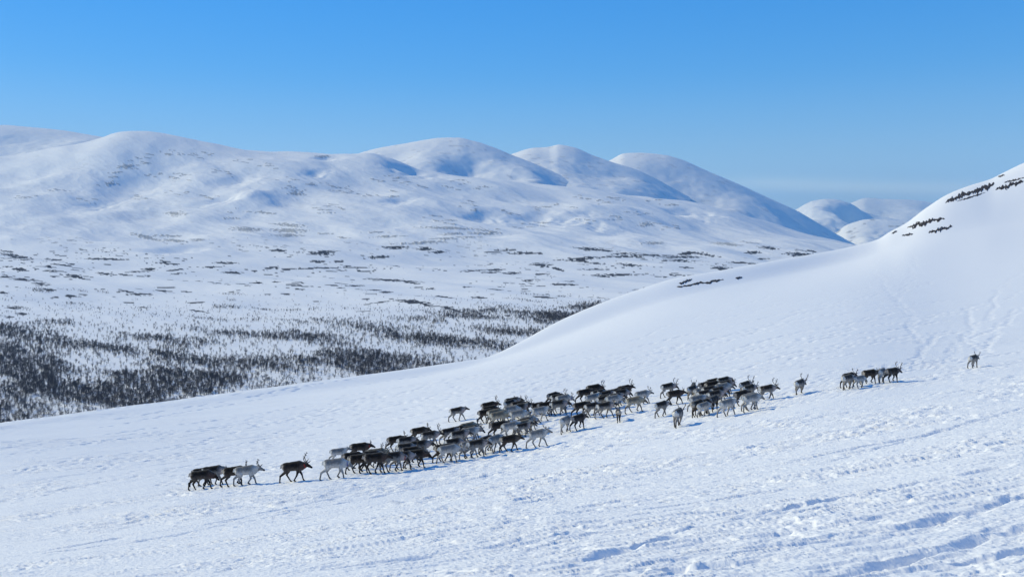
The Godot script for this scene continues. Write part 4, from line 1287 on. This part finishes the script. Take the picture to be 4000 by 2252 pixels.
	reindeer(2648, 1594, "greyback", "step", 62, 2, 1.06, "dark backed reindeer with lyre shaped antlers seen from behind, lowest of the herd's right")
	reindeer(2709, 1495, "dark", "step", 75, 2, 0.93, "reddish backed reindeer seen from behind with thin upright antlers")
	reindeer(2703, 1505, "greyback", "step", 45, 2, 0.97, "grey brown antlered reindeer turned away in front of the thin antlered one")
	reindeer(2789, 1477, "greyback", "step", 12, 0, 0.97, "dark backed reindeer, left of the two highest in the right cluster")
	reindeer(2831, 1471, "greyback", "step", 16, 0, 1.0, "dark backed reindeer, right of the two highest in the right cluster")
	reindeer(2757, 1489, "dark", "step", 26, 0, 0.97, "dark reindeer at the upper left corner of the right cluster")
	reindeer(2786, 1487, "brown", "step", 12, 0, 0.98, "dark brown reindeer with pale outline under the left highest one")
	reindeer(2838, 1484, "greyback", "low", 14, 2, 0.98, "dark backed reindeer under the right highest one, antlers to its right")
	reindeer(2827, 1494, "pale", "low", 10, 2, 1.02, "whitish grey reindeer with lowered head at the right cluster's right edge")
	reindeer(2775, 1506, "greyback", "step", 12, 0, 0.97, "dark backed reindeer with white rump spot, middle left of right cluster")
	reindeer(2811, 1509, "greyback", "low", 12, 0, 0.98, "dark backed reindeer with round white rump, centre of right cluster")
	reindeer(2743, 1512, "pale", "step", 12, 0, 0.93, "pale reindeer hidden behind others at the right cluster's left edge")
	reindeer(2755, 1522, "greyback", "step", 16, 0, 0.97, "dark backed grey reindeer, left of the two in the cluster's middle row")
	reindeer(2798, 1523, "greyback", "low", 14, 0, 1.0, "grey reindeer with pale muzzle, right of the two in the middle row")
	reindeer(2728, 1542, "pale", "stride", 18, 0, 1.0, "pale reindeer with dark back stripe and long hind leg, cluster's lower left")
	reindeer(2787, 1544, "dark", "step", 52, 0, 1.0, "dark brown reindeer seen from behind, head to the right, lower right cluster")
	reindeer(2725, 1561, "brown", "step", 42, 0, 1.0, "dark brown reindeer with light rump behind the white young one")
	reindeer(2752, 1558, "dark", "low", 25, 0, 0.93, "dark reindeer with black head between brown one and white young one")
	reindeer(2750, 1569, "pale", "low", 34, 0, 0.90, "small white reindeer at the front of the right cluster")
	reindeer(2843, 1557, "pale", "stride", 28, 0, 1.0, "white and grey reindeer walking just right of the small white one")
	reindeer(2912, 1488, "greyback", "step", 34, 3, 1.0, "dark backed reindeer with big many pointed antlers, top of the last dense knot")
	reindeer(2929, 1501, "greyback", "step", 30, 2, 0.98, "grey brown reindeer with pale outline under the big antlers")
	reindeer(2900, 1523, "dark", "stride", 20, 0, 1.0, "dark reindeer with white rump and dark hind leg, left of last dense knot")
	reindeer(2940, 1536, "pale", "step", 20, 3, 1.04, "pale grey reindeer with forked antlers in front of the last dense knot")
	reindeer(2930, 1533, "pale", "stride", 22, 0, 1.02, "pale reindeer close behind the forked antlered one, only outline showing")
	reindeer(3001, 1502, "greyback", "stride", 10, 3, 1.0, "dark backed antlered reindeer with pale neck walking right of the dense knot")
	reindeer(3125, 1481, "greyback", "step", 44, 3, 0.98, "grey antlered reindeer walking alone between the knot and the group of six")
	reindeer(3312, 1461, "greyback", "stride", 38, 0, 1.0, "dark backed reindeer with pale rump, nearest left of the right hand group")
	reindeer(3317, 1454, "dark", "step", 26, 2, 0.98, "dark antlered reindeer hidden behind the nearest left of the right hand group")
	reindeer(3359, 1465, "pale", "low", 26, 0, 0.82, "small white reindeer with lowered head in the right hand group")
	reindeer(3399, 1442, "brown", "step", 10, 1, 0.98, "dark brown reindeer with pale rump in the middle of the right hand group")
	reindeer(3445, 1437, "pale", "step", 48, 0, 0.98, "light grey reindeer seen from behind in the right hand group")
	reindeer(3486, 1435, "dark", "step", 22, 3, 1.0, "dark brown antlered reindeer leading the right hand group of six")
	reindeer(3804, 1385, "greyback", "step", 36, 2, 0.97, "dark reindeer with thin antlers, last and alone at the far right")
